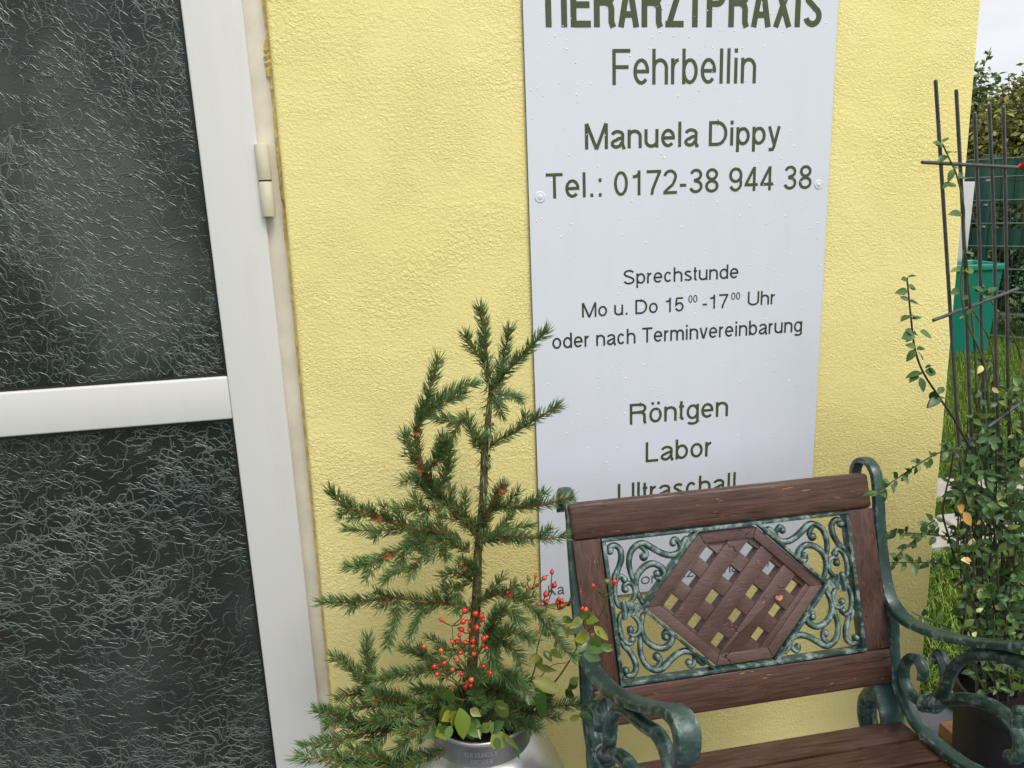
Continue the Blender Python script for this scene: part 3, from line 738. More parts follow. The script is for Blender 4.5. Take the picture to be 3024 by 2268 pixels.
# side frames: a flat band for post and arm, a second band for the seat bearer and the legs, cast scrolls between them
r8 = zoom(2500, 1400, 1.912); XR = .5855; XL = .010
def YZ(*pts): return [(p.y, p.z) for p in (onX(*r8(*q), XR) for q in pts)]
def band(mb, path, width, thick, X, n=8):
    """flat band swept along a path in the YZ plane; width across X, thickness in the plane, rounded top"""
    P = curve([Vector((0, y, z)) for y, z in path], n); k = len(P)
    Wd = taper(k, *width); Th = taper(k, *thick); vs = []
    sec = [(-1, -.55), (-1, .15), (-.86, .42), (-.45, .52), (0, .56), (.45, .52), (.86, .42), (1, .15), (1, -.55), (.5, -.62), (-.5, -.62)]
    for i in range(k):
        t = (P[min(i+1, k-1)]-P[max(i-1, 0)]).normalized(); nn = Vector((0, -t.z, t.y))
        for a, b in sec: vs.append(Vector((X, 0, 0))+P[i]+Vector((a*Wd[i]/2, 0, 0))-nn*(b*Th[i]))
    s = len(sec)
    mb.add(vs, [(i*s+j, (i+1)*s+j, (i+1)*s+(j+1) % s, i*s+(j+1) % s) for i in range(k-1) for j in range(s)]+[tuple(range(s)), tuple(reversed(range((k-1)*s, k*s)))])
ARM = [(-.172, .820), (-.170, .843), (-.183, .864), (-.206, .871), (-.228, .861), (-.240, .837), (-.247, .800), (-.259, .742), (-.276, .682), (-.292, .648), (-.312, .630), (-.343, .622), (-.380, .628), (-.422, .641), (-.464, .656), (-.56, .704), (-.646, .756), (-.698, .789), (-.727, .797), (-.741, .784), (-.736, .757), (-.722, .742)]
LOW = [(-.300, .640), (-.312, .592), (-.319, .545), (-.332, .502), (-.360, .468), (-.408, .446), (-.488, .452), (-.560, .472), (-.64, .482), (-.72, .46), (-.755, .40), (-.745, .30), (-.752, .18), (-.785, .06), (-.80, .0)]
REAR = [(-.296, .590), (-.302, .540), (-.322, .485), (-.352, .435), (-.356, .37), (-.325, .26), (-.25, .13), (-.17, .03), (-.15, .0)]
ORN = [ # (path, radii, ball)
    (YZ((428, 1160), (433, 1105), (405, 1050), (362, 1040), (328, 1085), (326, 1160), (362, 1240), (425, 1285), (485, 1292)), (.0068, .0085, .009, .0095, .0085), .0062),
    (YZ((475, 1290), (535, 1245), (566, 1190), (590, 1125), (640, 1060), (720, 1022)), (.0085, .0092, .0092, .0088, .0090), 0),
    (YZ((572, 1170), (562, 1105), (545, 1050), (520, 1012), (506, 1040)), (.0105, .0085, .0075, .0085), .0098),
    (YZ((500, 1295), (590, 1275), (690, 1272), (790, 1296), (880, 1345), (945, 1410), (978, 1480), (985, 1545), (962, 1590), (922, 1598)), (.0098, .0105, .0105, .0098, .0105), 0),
    (YZ((962, 1440), (965, 1380), (980, 1335), (1000, 1345)), (.0085, .0098, .0055), 0),
]
arch_end = [(-.497, .648), (-.535, .672), (-.565, .684), (-.608, .702), (-.652, .722), (-.682, .717), (-.699, .69), (-.712, .60), (-.72, .46)]
for X, lab in ((XL, None), (XR, None)):
    m = MB()
    band(m, ARM, (.022, .022, .021, .022, .026, .028, .029, .029, .030, .026), (.0085, .0085, .009, .0095, .010, .010, .010, .011, .016, .016), X, 6)
    f = m.build('side_frame', M['iron'], chair, smooth=True, ang=45)
    m = MB(); band(m, LOW, (.020, .022, .026, .028, .028, .028), (.010, .010, .010, .012, .012), X, 6); m.build('seat_bearer', M['iron'], f, smooth=True, ang=45)
    m = MB(); sg_ = 1 if X < .3 else -1
    band(m, REAR, (.040, .046, .042, .034, .030), (.010, .010, .012, .012), X+sg_*.018, 6)
    m.tube(curve([Vector((X+sg_*.022, y, z)) for y, z in ((-.335, .462), (-.310, .456), (-.290, .43), (-.288, .395), (-.305, .368), (-.33, .36))], 5), .0175, 10, None, ((1, 0, 0), 1.0))
    m.build('rear_leg', M['iron'], f, smooth=True, ang=45)
    m = MB()
    for pts, rr, ball in ORN:
        P = curve([Vector((X, y, z)) for y, z in pts], 7); m.tube(P, taper(len(P), *rr), 12, None, ((1, 0, 0), 1.15))
        ridge = [p+Vector((0, 0, 0)) for p in P]
        for sx in (-1, 1): m.tube([p+Vector((sx*.0078, 0, 0)) for p in P], [r*.42 for r in taper(len(P), *rr)], 8)
        if ball: m.ball(P[-1], ball, 12, None, (1.25, 1, 1))
    P = curve([Vector((X, y, z)) for y, z in arch_end], 7); m.tube(P, taper(len(P), .0090, .0095, .0090, .0085, .0098), 12, None, ((1, 0, 0), 1.15))
    for q in ((450, 1288), (483, 1292), (515, 1294)):
        c = YZ(q)[0]; t = Vector((0, -.95, -.05)).normalized()
        ring = []
        for j in range(17):
            w_ = 2*pi*j/16; ring.append(Vector((X+.0125*cos(w_), c[0]+.0165*sin(w_)*-.18, c[1]+.0165*sin(w_))))
        m.tube(ring, .0052, 8, None, None, False)
    m.build('arm_scroll', M['iron'], f, smooth=True, ang=50)
# seat slats
for i in range(7):
    y1 = -.352-.0605*i; y0 = y1-.055; sag = lambda y: .428+(-.352-y)*.10
    m = MB(); m.hexa([(.008, y0, sag(y0)-.02), (.583, y0, sag(y0)-.02), (.583, y1, sag(y1)-.02), (.008, y1, sag(y1)-.02), (.008, y0, sag(y0)), (.583, y0, sag(y0)), (.583, y1, sag(y1)), (.008, y1, sag(y1))])
    m.build('seat_slat', M['wood_x'], chair, bevel=.004, seg=2)
# ---------------------------------------------------------------- milk can
cc = onY(1425, 2160, -.2); CX, CY = cc.x, -.2
RZ = onY(1422, 2098, -.2).z; NR = .0885
can = empty('milk_can', (CX, CY, 0), 'old dented aluminium milk can used as a planter in front of the wall', 'milk can')
m = MB(); zN = RZ-.048
m.lathe([(.04, .004), (.145, .004), (.155, .012), (.157, .05), (.157, zN-.125), (.154, zN-.105), (.143, zN-.075), (.122, zN-.032), (.106, zN-.011), (.0955, zN-.002), (NR+.001, zN)], (CX, CY), 72)
body = m.build('can_body', M['tin'], can, smooth=True, ang=70)
m = MB(); m.lathe([(NR+.0015, zN-.001), (NR+.0005, zN+.006), (NR, zN+.02), (NR, RZ-.006), (NR-.004, RZ-.006), (NR-.006, zN-.03), (.04, zN-.03)], (CX, CY), 72)
neck = m.build('can_neck', M['tin_dark'], can, smooth=True, ang=50)
m = MB(); m.lathe([(NR+.0001, RZ-.007), (NR+.0028, RZ-.0055), (NR+.0036, RZ-.002), (NR+.0024, RZ+.0012), (NR-.001, RZ+.0016), (NR-.0035, RZ-.001), (NR-.004, RZ-.0058)], (CX, CY), 72)
m.build('can_rim', M['tin'], can, smooth=True, ang=80)
m = MB(); m.lathe([(.0001, RZ-.018), (.04, RZ-.016), (NR-.0045, RZ-.022)], (CX, CY), 30); m.build('soil', M['soil'], can)
tv = (CAM-Vector((CX, CY, 0))); a0 = math.atan2(tv.x, -tv.y)-.03
def fold_can(v):
    a = a0+(v[0])/NR; r = NR+.0004-(v[1]); return (CX+r*sin(a), CY-r*cos(a), v[2])
lettering('lettering', [("VEB STANZILA", -.032, .026, RZ-.0265, .0092), ("DRESDEN", -.020, .017, RZ-.0405, .0092)], M['tin'], neck, 0, .16, fold_can, .0012)

# ---------------------------------------------------------------- spruce
spruce = empty('spruce_tree', (CX, CY, RZ-.02), 'small sparse spruce tree with bare orange twigs growing out of the milk can', 'tree')
Z3 = zoom(850, 850, 2.3284); Z4 = zoom(850, 1550, 2.3105)
def path(z, pts, y0=0., y1=None, base=-.2):
    y1 = y0 if y1 is None else y1; n = len(pts)
    return [onY(*z(*p), base+y0+(y1-y0)*i/(n-1)) for i, p in enumerate(pts)]
trunk = path(Z3, [(1315, 128), (1332, 210), (1352, 330), (1373, 520), (1392, 690), (1385, 800), (1370, 1000), (1352, 1150), (1345, 1400), (1325, 1640)])+path(Z4, [(1295, 220), (1292, 400), (1280, 600), (1268, 800), (1250, 1100), (1235, 1480), (1232, 1560)])
tp = curve(trunk, 6)
m = MB(); m.tube(tp, taper(len(tp), .0014, .0018, .0022, .0028, .0045, .0062, .0066, .0070, .0076, .0082, .0090, .0098, .0105, .0110), 9)
for i in range(40):
    j = random.randrange(25, len(tp)); m.ball(tp[j]+Vector((ru(-.008, .008), -.006, 0)), ru(.002, .004), 6)
m.build('trunk', M['bark'], spruce, smooth=True, ang=80)
def needles(mb, P, dens, ln, a0=.0, up=0., rr=.002, spread=1.0):
    """needles all round a shoot, leaning towards its tip"""
    tot = sum((P[i+1]-P[i]).length for i in range(len(P)-1)); cnt = int(tot*dens)
    acc = [0]
    for i in range(len(P)-1): acc.append(acc[-1]+(P[i+1]-P[i]).length)
    for k in range(cnt):
        s = tot*(a0+(1-a0)*rnd()); i = 0
        while i < len(acc)-2 and acc[i+1] < s: i += 1
        t = (P[i+1]-P[i]); f = (s-acc[i])/max(1e-6, acc[i+1]-acc[i]); c = P[i]+t*f; t.normalize()
        a = ru(0, 2*pi); ref = Vector((0, 0, 1)) if abs(t.z) < .9 else Vector((1, 0, 0))
        x = t.cross(ref).normalized(); y = x.cross(t)
        rad = x*cos(a)+y*sin(a)
        if rad.z < -.25 and rnd() < .35: continue
        lean = ru(.45, .95) if s < tot*.93 else ru(.9, 2.2)
        d = (rad*spread+t*lean+Vector((0, 0, up*ru(.2, 1)))).normalized()
        l = ln*ru(.75, 1.12); b = c+rad*rr; w = ru(.00062, .00085)
        bend = (Vector((0, 0, 1))*.10+t*.22)*l
        mid = b+d*l*.55+bend*.3; tip = b+d*l+bend
        u = d.cross(Vector((.3, .9, .2))).normalized()*w; v = d.cross(u).normalized()*w
        mb.add([b+u, b-u*.5+v*.87, b-u*.5-v*.87, mid+u, mid-u*.5+v*.87, mid-u*.5-v*.87, tip], [(0, 1, 4, 3), (1, 2, 5, 4), (2, 0, 3, 5), (3, 4, 6), (4, 5, 6), (5, 3, 6)])
def scales(mb, c, d, r, n=7):
    d = d.normalized(); ref = Vector((0, 0, 1)) if abs(d.z) < .9 else Vector((1, 0, 0)); x = d.cross(ref).normalized(); y = d.cross(x)
    for j in range(n):
        a = 2*pi*j/n+ru(-.3, .3); o = x*cos(a)+y*sin(a); p = d.cross(o)
        b = c+o*r*.25; mb.add([b-p*r*.35, b+p*r*.35, b+p*r*.4+o*r*.7+d*r*ru(.3, .9), b+o*r*1.1+d*r*ru(.4, 1.3), b-p*r*.4+o*r*.7+d*r*ru(.3, .9)], [(0, 1, 2, 3, 4)])
def bud(mb, c, d, r):
    d = d.normalized(); mb.tube([c-d*r*.6, c+d*r*.1, c+d*r*1.0, c+d*r*1.9], [r*.5, r*.85, r*.6, r*.05], 7)
def shoot(P, r0=.0023, r1=.0012, dens=1300, ln=.0165, a0=.0, tipbud=True, up=0.12, scale_at=None, lat=True):
    raw = P
    r0 *= .72; dens *= 1.85; ln *= 1.02
    P = curve(P, 5)
    # small wander so that no shoot is a ruled line
    P = [p+Vector((ru(-1, 1), ru(-1, 1), ru(-1, 1)))*.0007 for p in P]
    m = MB(); m.tube(P, taper(len(P), r0, r1), 6, M['twig'])
    tot = len(P)
    for k in range(3):
        j = random.randrange(1, tot-1); bud(m, P[j]+Vector((ru(-1, 1), -1, ru(-1, 1)))*.002, (P[j]-P[j-1])+Vector((ru(-1, 1), ru(-1, 0), ru(-1, 1)))*.004, ru(.0013, .0022))
    if tipbud:
        d = P[-1]-P[-2]; bud(m, P[-1], d, .0022)
        for s in (-1, 1): bud(m, P[-1]-d*.3, d+Vector((s*.004, -.002, s*.002)), .0016)
    for q in (scale_at or []):
        j = int(q*(tot-1)); scales(m, P[j]+Vector((0, -.004, 0)), Vector((ru(-.4, .4), -1, ru(-.2, .6))), .0062, 9)
        bud(m, P[j]+Vector((.002, -.004, .001)), Vector((.2, -1, .3)), .003)
    n = MB(); needles(n, P, dens, ln, a0, up)
    if lat:      # flat lateral twiglets, longest near the base of the shoot
        tot_ = sum((P[i+1]-P[i]).length for i in range(len(P)-1))
        if tot_ > .075 and dens < 2600:
            low = P[0].z < .95
            for k in range(int(tot_*(27 if low else 9))):
                q = ru(.12, .80); j = int(q*(len(P)-1)); t = (P[j+1]-P[j]).normalized(); side = t.cross(Vector((ru(-.5, .5), -1, ru(-.4, .8)))).normalized()*random.choice((-1, 1))
                d = (t*ru(.7, 1.1)+side*ru(.6, .95)+Vector((0, ru(-.5, .3), .05))).normalized(); l = ru(.024, .052)*(1.15-q*.7)
                T = curve([P[j], P[j]+d*l*.5+Vector((0, 0, -.001)), P[j]+d*l+t*l*.12], 4)
                m.tube(T, taper(len(T), .0013, .0009), 5, M['twig']); bud(m, T[-1], d, .0015)
                needles(n, T, 1900, ln*.88, 0, up)
    b = m.build('branch', M['twig'], spruce, smooth=True, ang=60)
    n.build('needles', M['needle'], b)
    return P
SH = [ # zoom, points, y offset start, end, options
    (Z3, [(1355, 430), (1345, 260), (1318, 140)], 0, -.005, dict(dens=1500, r0=.0026)),
    (Z3, [(1385, 690), (1368, 560), (1355, 440)], 0, 0, dict(dens=1000, r0=.003, tipbud=False)),
    (Z3, [(1360, 520), (1300, 450), (1240, 380), (1222, 330)], 0, -.02, {}),
    (Z3, [(1440, 590), (1478, 500), (1500, 400), (1526, 285)], .02, .01, {}),
    (Z3, [(1400, 705), (1480, 610), (1560, 520), (1650, 425), (1785, 298)], 0, -.05, dict(dens=1400)),
    (Z3, [(1400, 710), (1480, 735), (1550, 745), (1605, 765)], .0, .05, {}),
    (Z3, [(1405, 720), (1450, 800), (1470, 870)], .0, .03, dict(ln=.018)),
    (Z3, [(1410, 700), (1440, 640), (1480, 560)], .02, .05, {}),
    (Z3, [(1300, 1700), (1200, 1590), (1100, 1490), (1020, 1370), (930, 1260), (900, 1150), (885, 1000), (905, 900)], -.0, -.04, dict(r0=.0075, r1=.004, dens=800, tipbud=False, scale_at=[.55, .62, .9])),
    (Z3, [(905, 905), (935, 810), (970, 720), (1005, 600), (1036, 485)], -.04, -.05, dict(dens=1500, r0=.0032)),
    (Z3, [(890, 960), (955, 860), (1060, 760), (1160, 700), (1290, 660)], -.04, -.06, dict(dens=1500, r0=.003)),
    (Z3, [(930, 900), (1040, 800), (1120, 770), (1220, 715)], -.05, -.075, dict(dens=1500)),
    (Z3, [(885, 1160), (840, 1090), (795, 1005)], -.04, -.05, dict(dens=1300)),
    (Z3, [(920, 1280), (860, 1310), (785, 1335)], -.04, -.06, dict(dens=1300)),
    (Z3, [(950, 1270), (1020, 1190), (1065, 1110), (1075, 1030)], -.04, -.08, dict(dens=1300)),
    (Z3, [(1030, 1410), (1080, 1310), (1110, 1200), (1090, 1110), (1070, 1050)], -.04, -.09, dict(dens=1500, ln=.019)),
    (Z3, [(1335, 1090), (1280, 1040), (1255, 950), (1235, 890)], 0, .02, dict(dens=1500)),
    (Z3, [(1240, 900), (1150, 920), (1050, 900), (960, 870)], .01, .03, dict(dens=1400, ln=.018)),
    (Z3, [(1220, 880), (1165, 960), (1110, 1060)], .0, -.04, dict(dens=1200)),
    (Z3, [(1330, 1110), (1300, 1060), (1320, 1010)], -.01, -.03, dict(dens=1500, tipbud=False)),
    (Z3, [(1370, 1105), (1440, 1050), (1545, 1000), (1650, 935), (1760, 870), (1865, 815)], 0, -.05, dict(dens=1250, r0=.003)),
    (Z3, [(1080, 1690), (800, 1640), (640, 1590), (540, 1550), (380, 1490), (290, 1395)], -.01, -.09, dict(dens=1150, r0=.0045, scale_at=[.45, .5])),
    (Z3, [(1090, 1495), (990, 1520), (900, 1530), (735, 1510)], -.04, -.09, dict(dens=1150)),
    (Z3, [(1040, 1470), (960, 1410), (880, 1340)], -.03, -.03, dict(dens=1400)),
    (Z3, [(1335, 1650), (1390, 1540), (1440, 1440), (1482, 1355)], 0, -.05, dict(r0=.0055, r1=.0045, dens=1600, tipbud=False, scale_at=[.97, .9])),
    (Z3, [(1390, 1540), (1500, 1500), (1620, 1502), (1720, 1498), (1850, 1470), (1955, 1435)], -.02, -.10, dict(dens=900, r0=.0028, r1=.0022)),
    (Z3, [(1325, 1660), (1230, 1590), (1160, 1520), (1080, 1470)], 0, -.02, dict(dens=1300, r0=.004)),
    (Z4, [(1285, 105), (1400, 112), (1530, 72), (1700, 96), (1885, 80)], 0, -.10, dict(dens=1150, r0=.0035, scale_at=[.4])),
    (Z4, [(1300, 90), (1400, 50), (1560, 20), (1660, 5)], .02, .03, dict(dens=1100)),
    (Z4, [(1180, 100), (1000, 50), (760, 30), (560, 40), (395, 28)], .02, .02, dict(dens=1200)),
    (Z4, [(1240, 180), (1100, 130), (900, 130), (700, 190), (550, 270), (395, 290)], -.02, -.10, dict(dens=1400, r0=.0038, scale_at=[.6, .65])),
    (Z4, [(1020, 150), (900, 230), (865, 280), (840, 350)], -.04, -.09, dict(dens=1200)),
    (Z4, [(790, 170), (770, 270), (720, 330), (655, 395)], -.05, -.09, dict(dens=1300)),
    (Z4, [(960, 60), (1050, 160), (1080, 230)], -.02, -.06, dict(dens=1500)),
    (Z4, [(1275, 340), (1240, 290), (1185, 262)], 0, -.075, dict(r0=.0055, r1=.0045, dens=2200, tipbud=False, scale_at=[.96])),
    (Z4, [(1260, 380), (1150, 330), (1060, 350)], 0, -.03, dict(dens=1300)),
    (Z4, [(1260, 580), (1100, 540), (950, 530), (750, 500), (600, 510), (420, 530), (225, 532)], -.0, -.06, dict(dens=1250, r0=.0045, scale_at=[.62])),
    (Z4, [(760, 510), (735, 640), (700, 740), (680, 830)], -.04, -.07, dict(dens=1700, ln=.018)),
    (Z4, [(935, 535), (890, 650), (830, 770)], -.02, -.02, dict(dens=1300, ln=.015)),
    (Z4, [(1170, 390), (1160, 480), (1150, 590)], -.02, -.05, dict(dens=1500)),
    (Z4, [(1240, 400), (1150, 430), (1080, 420)], .02, .04, dict(dens=1100)),
    (Z4, [(1290, 530), (1400, 480), (1520, 480), (1640, 545), (1760, 680), (1850, 800), (1950, 905)], -.02, -.13, dict(dens=1400, r0=.004, scale_at=[.35])),
    (Z4, [(1420, 900), (1380, 760), (1420, 630), (1500, 570), (1590, 650)], -.05, -.13, dict(dens=2000, ln=.020, r0=.0042)),
    (Z4, [(1430, 820), (1480, 730), (1560, 735), (1680, 795)], -.09, -.14, dict(dens=1600, ln=.020)),
    (Z4, [(1430, 800), (1510, 830), (1570, 900), (1600, 985)], -.09, -.14, dict(dens=1400, ln=.020)),
    (Z4, [(1420, 860), (1430, 970), (1490, 1040), (1570, 1090), (1650, 1155)], -.08, -.13, dict(dens=1300, ln=.019)),
    (Z4, [(1450, 700), (1390, 800), (1380, 900), (1400, 980)], -.07, -.10, dict(dens=1700, ln=.020)),
    (Z4, [(1030, 980), (900, 1000), (760, 1030), (600, 1062)], -.03, -.11, dict(dens=1500, ln=.019)),
    (Z4, [(575, 1140), (560, 1040), (540, 920), (542, 765)], -.09, -.08, dict(dens=1300)),
    (Z4, [(560, 1110), (470, 1020), (390, 940), (305, 905)], -.08, -.10, dict(dens=1500)),
    (Z4, [(900, 1260), (760, 1210), (650, 1190), (580, 1180)], -.05, -.14, dict(r0=.005, r1=.0045, dens=2400, ln=.022, tipbud=False, scale_at=[.97])),
    (Z4, [(760, 1210), (600, 1230), (470, 1245), (365, 1262)], -.06, -.10, dict(dens=1500)),
    (Z4, [(620, 1160), (480, 1150), (330, 1180)], -.04, -.07, dict(dens=1500)),
    (Z4, [(1000, 1420), (850, 1390), (660, 1400), (500, 1430), (350, 1465), (105, 1512)], -.04, -.12, dict(dens=1250, r0=.0042)),
    (Z4, [(700, 1400), (560, 1370), (380, 1310), (190, 1262)], -.06, -.11, dict(dens=1400)),
    (Z4, [(1000, 1330), (920, 1390), (830, 1460), (735, 1530)], -.10, -.16, dict(dens=1300, ln=.019)),
    (Z4, [(1080, 1540), (900, 1600), (700, 1640), (500, 1610), (290, 1602), (60, 1580)], -.08, -.15, dict(dens=1300, r0=.004, ln=.018)),
    (Z4, [(950, 1590), (800, 1630), (640, 1650), (500, 1700)], -.12, -.16, dict(dens=1300)),
    (Z4, [(700, 1640), (560, 1580), (430, 1540)], -.13, -.16, dict(dens=1300)),
    (Z4, [(1450, 1230), (1560, 1270), (1660, 1290), (1780, 1250), (1930, 1232), (2095, 1212)], -.03, -.13, dict(dens=1300, r0=.004, scale_at=[.3])),
    (Z4, [(1400, 1280), (1530, 1340), (1620, 1370), (1705, 1395)], -.04, -.12, dict(dens=1900, ln=.021)),
    (Z4, [(1380, 1200), (1500, 1290), (1560, 1390)], -.03, -.05, dict(dens=1600)),
    (Z4, [(1240, 1150), (1350, 1130), (1480, 1160), (1600, 1210)], -.02, -.04, dict(dens=1500)),
    (Z4, [(1230, 1250), (1100, 1200), (980, 1140), (860, 1120)], -.02, -.05, dict(dens=1700)),
    (Z4, [(1230, 1300), (1120, 1290), (1000, 1250), (880, 1230)], -.03, -.08, dict(dens=1800)),
    (Z4, [(1240, 1000), (1120, 980), (1000, 960), (900, 890), (780, 840)], .02, .02, dict(dens=1300)),
    (Z4, [(1250, 860), (1120, 850), (1040, 860), (960, 900)], .02, .04, dict(dens=1100)),
    (Z4, [(1250, 1060), (1330, 990), (1400, 960)], .02, .03, dict(dens=1300)),
    (Z4, [(1220, 1350), (1300, 1290), (1420, 1260)], -.01, .01, dict(dens=1500)),
    (Z4, [(880, 1240), (800, 1290), (680, 1320), (560, 1340)], -.09, -.13, dict(dens=1700, ln=.019)),
]
for i in range(34):       # the thick ruff of short shoots round the foot of the trunk
    a = ru(-2.6, 2.6); x0, y0_ = ru(1180, 1300), ru(1080, 1420); ln_ = ru(120, 330)
    x1 = x0+math.sin(a)*ln_*1.25; y1_ = y0_+ru(-60, 130)*(1 if rnd() < .75 else -1)
    if abs(x1-1220) < 150 and y1_ > 1330: continue
    SH.append((Z4, [(x0, y0_), ((x0+x1)/2, (y0_+y1_)/2-25), (x1, min(y1_, 1560))], -.01, -.03-.10*max(-.3, cos(a)), dict(dens=1900, ln=.018)))
for z, pts, y0, y1, kw in SH: shoot(path(z, pts, y0, y1), **kw)
n = MB(); needles(n, tp[16:], 750, .015, 0, .6, .006, .35); tn = n.build('needles', M['needle'], bpy.data.objects['trunk'])

# ---------------------------------------------------------------- leaves helper
def leaf(mb, base, d, nrm, l, w, m=None, fold=.25, curl=.15, serr=0):
    """pointed oval leaf folded along its midrib"""
    d = d.normalized(); s = d.cross(nrm)
    if s.length < 1e-5: s = d.cross(Vector((.3, .5, .8)))
    s.normalize(); u = s.cross(d); T = (0, .10, .22, .36, .50, .64, .77, .89, 1.0); Wd = tuple(x*ru(1-serr, 1+serr) for x in (.06, .50, .84, 1.0, .98, .82, .58, .30)) + (.0,); vs = []
    for t, k in zip(T, Wd):
        c = base+d*(l*t)-u*(curl*l*t*t); e = k*w*.5
        vs += [c+s*e+u*(fold*e), c, c-s*e+u*(fold*e)]
    fs = []
    for i in range(len(T)-2):
        a = 3*i; fs += [(a, a+3, a+4, a+1), (a+1, a+4, a+5, a+2)]
    a = 3*(len(T)-2); fs += [(a, a+4, a+1), (a+1, a+4, a+2)]
    vs = vs[:a+3]+[vs[a+3+1]]
    fs = fs[:-2]+[(a, a+3, a+1), (a+1, a+3, a+2)]
    mb.add(vs, fs, m)

# ---------------------------------------------------------------- rose hip sprigs
hb = MB(); hb.ball((0, 0, 0), .0046, 14, M['hip_red'], (1, 1, 1.08)); hb.tube([(0, 0, .0044), (0, 0, .0062), (0, 0, .0078)], [.0012, .0009, .0012], 6, M['calyx'])
proto = {}
for nm in ('hip_red', 'hip_orange', 'hip_olive'):
    hb.mats = [M[nm], M['calyx']]; me = hb.build('berry', None, None, smooth=True, ang=60); proto[nm] = me.data; bpy.data.objects.remove(me)
def sprig(label, stems, berries, leaves, ybase, group='rose hip sprigs'):
    base = stems[0][0][0]
    root = empty('rose_hip_sprig', onY(*Z4(*base), -.2+stems[0][1]), label, 'berry sprig', group)
    m = MB()
    for pts, y0, y1, r in stems:
        P = curve(path(Z4, pts, y0, y1), 6); m.tube(P, taper(len(P), r, r*.6), 6)
    for (x, y, k, dy, sx, sy) in berries:
        c = onY(*Z4(x, y), -.2+dy); b = onY(*Z4(sx, sy), -.2+dy*.95)
        mid = c.lerp(b, .5)+Vector((ru(-.004, .004), 0, -.002)); P = curve([b, mid, c], 4); m.tube(P, .0011, 5)
        o = bpy.data.objects.new('berry', proto[k]); COL.objects.link(o)
        dirv = (c-b).normalized(); o.rotation_mode = 'QUATERNION'
        sc = ru(.70, 1.06); o.location = c-root.location; o.rotation_quaternion = dirv.to_track_quat('Z', 'Y'); o.scale = (sc, sc, sc)
        o.parent = root
    m.build('stem', M['hip_stem'], root, smooth=True, ang=80)
    m = MB()
    for (x0, y0_, x1, y1_, dy, wd) in leaves:
        dy -= .022 if x0 < 1500 else 0; b = onY(*Z4(x0, y0_), -.2+dy); e = onY(*Z4(x1, y1_), -.2+dy-ru(.004, .02)); d = e-b
        leaf(m, b-d*.12, d, Vector((ru(-.5, .5), -.8, ru(.2, .9))), d.length*1.25, d.length*wd*1.3, None, ru(.15, .45), ru(-.1, .35), .10)
    m.build('leaves', M['rose_leaf'], root, smooth=True, ang=60)
    return root
R, O, G = 'hip_red', 'hip_orange', 'hip_olive'
def near(bs, anchors, y0, y1):
    out = []
    for (x, y, k) in bs:
        a = min(anchors, key=lambda q: math.hypot(q[0]-x, q[1]-y)+(0 if q[1] > y else 120))
        out.append((x, y, k, ru(y0, y1), a[0], a[1]))
    return out
bA = [(1205, 585, R), (1280, 606, R), (1322, 622, R), (1328, 648, R), (1195, 660, R), (1240, 665, R), (1290, 700, R), (1184, 714, R), (1236, 718, R), (1171, 753, R), (1262, 790, R), (1260, 825, O), (1338, 775, R), (1355, 765, R), (1332, 822, R), (1356, 842, R), (1156, 798, R), (1118, 796, O), (1144, 830, G), (930, 828, O), (1045, 857, O), (1177, 873, R), (1154, 925, O), (1270, 880, O), (1068, 943, R), (1002, 965, R), (1018, 1020, R), (1124, 988, O), (1335, 965, R), (1380, 1010, R), (1186, 1018, R), (1252, 1057, O), (1226, 1077, R), (1248, 1092, O), (1212, 1105, R), (1110, 1127, O), (1110, 1160, O), (1048, 650, R), (1212, 800, O)]
ancA = [(1080, 1010), (1160, 1085), (1245, 1160), (1200, 1200), (1215, 960), (1260, 900), (1200, 820), (1250, 740), (1300, 880), (1345, 1050), (1140, 860), (1000, 905), (1180, 1000), (1120, 690)]
sprig('rose hip sprig with many red berries and yellowing leaves low in the milk can', [
    ([(1220, 1500), (1225, 1350), (1215, 1225), (1160, 1085), (1080, 1010), (1000, 905)], -.04, -.12, .0016),
    ([(1225, 1300), (1235, 1190), (1250, 1080), (1265, 900), (1250, 740)], -.05, -.10, .0013),
    ([(1220, 1230), (1300, 1160), (1385, 1100), (1345, 1050), (1300, 880)], -.07, -.10, .0013),
    ([(1160, 1085), (1200, 1000), (1215, 960), (1140, 860), (1120, 690)], -.10, -.10, .0010),
    ([(1215, 960), (1200, 820)], -.10, -.10, .0009),
    ([(1235, 1190), (1180, 1190), (1130, 1180)], -.10, -.11, .0009)],
    near(bA, ancA, -.10, -.125),
    [(1175, 1270, 1205, 1450, -.115, .50), (1140, 1290, 1060, 1330, -.10, .6), (1120, 1330, 1070, 1260, -.09, .7), (1250, 1260, 1310, 1300, -.10, .6), (1240, 1330, 1310, 1370, -.10, .7), (1090, 1390, 930, 1450, -.12, .30), (1100, 1400, 990, 1400, -.12, .4), (1110, 1380, 1075, 1465, -.125, .55), (1060, 1400, 1010, 1435, -.12, .8),
     (1240, 1380, 1290, 1440, -.11, .7), (1270, 1360, 1310, 1450, -.10, .5), (1320, 1400, 1390, 1360, -.11, .55), (1380, 1340, 1390, 1420, -.11, .4), (1390, 1395, 1470, 1345, -.11, .6), (1400, 1440, 1480, 1510, -.115, .85), (1420, 1460, 1440, 1530, -.118, .6), (1480, 1430, 1560, 1520, -.12, .22), (1550, 1500, 1575, 1590, -.125, .25), (1440, 1290, 1500, 1220, -.09, .6), (1430, 1210, 1490, 1250, -.09, .6), (1230, 1440, 1260, 1370, -.10, .6), (1090, 1190, 1110, 1130, -.10, .6), (1160, 1340, 1120, 1280, -.11, .7), (1290, 1190, 1330, 1180, -.10, .4)], 0)
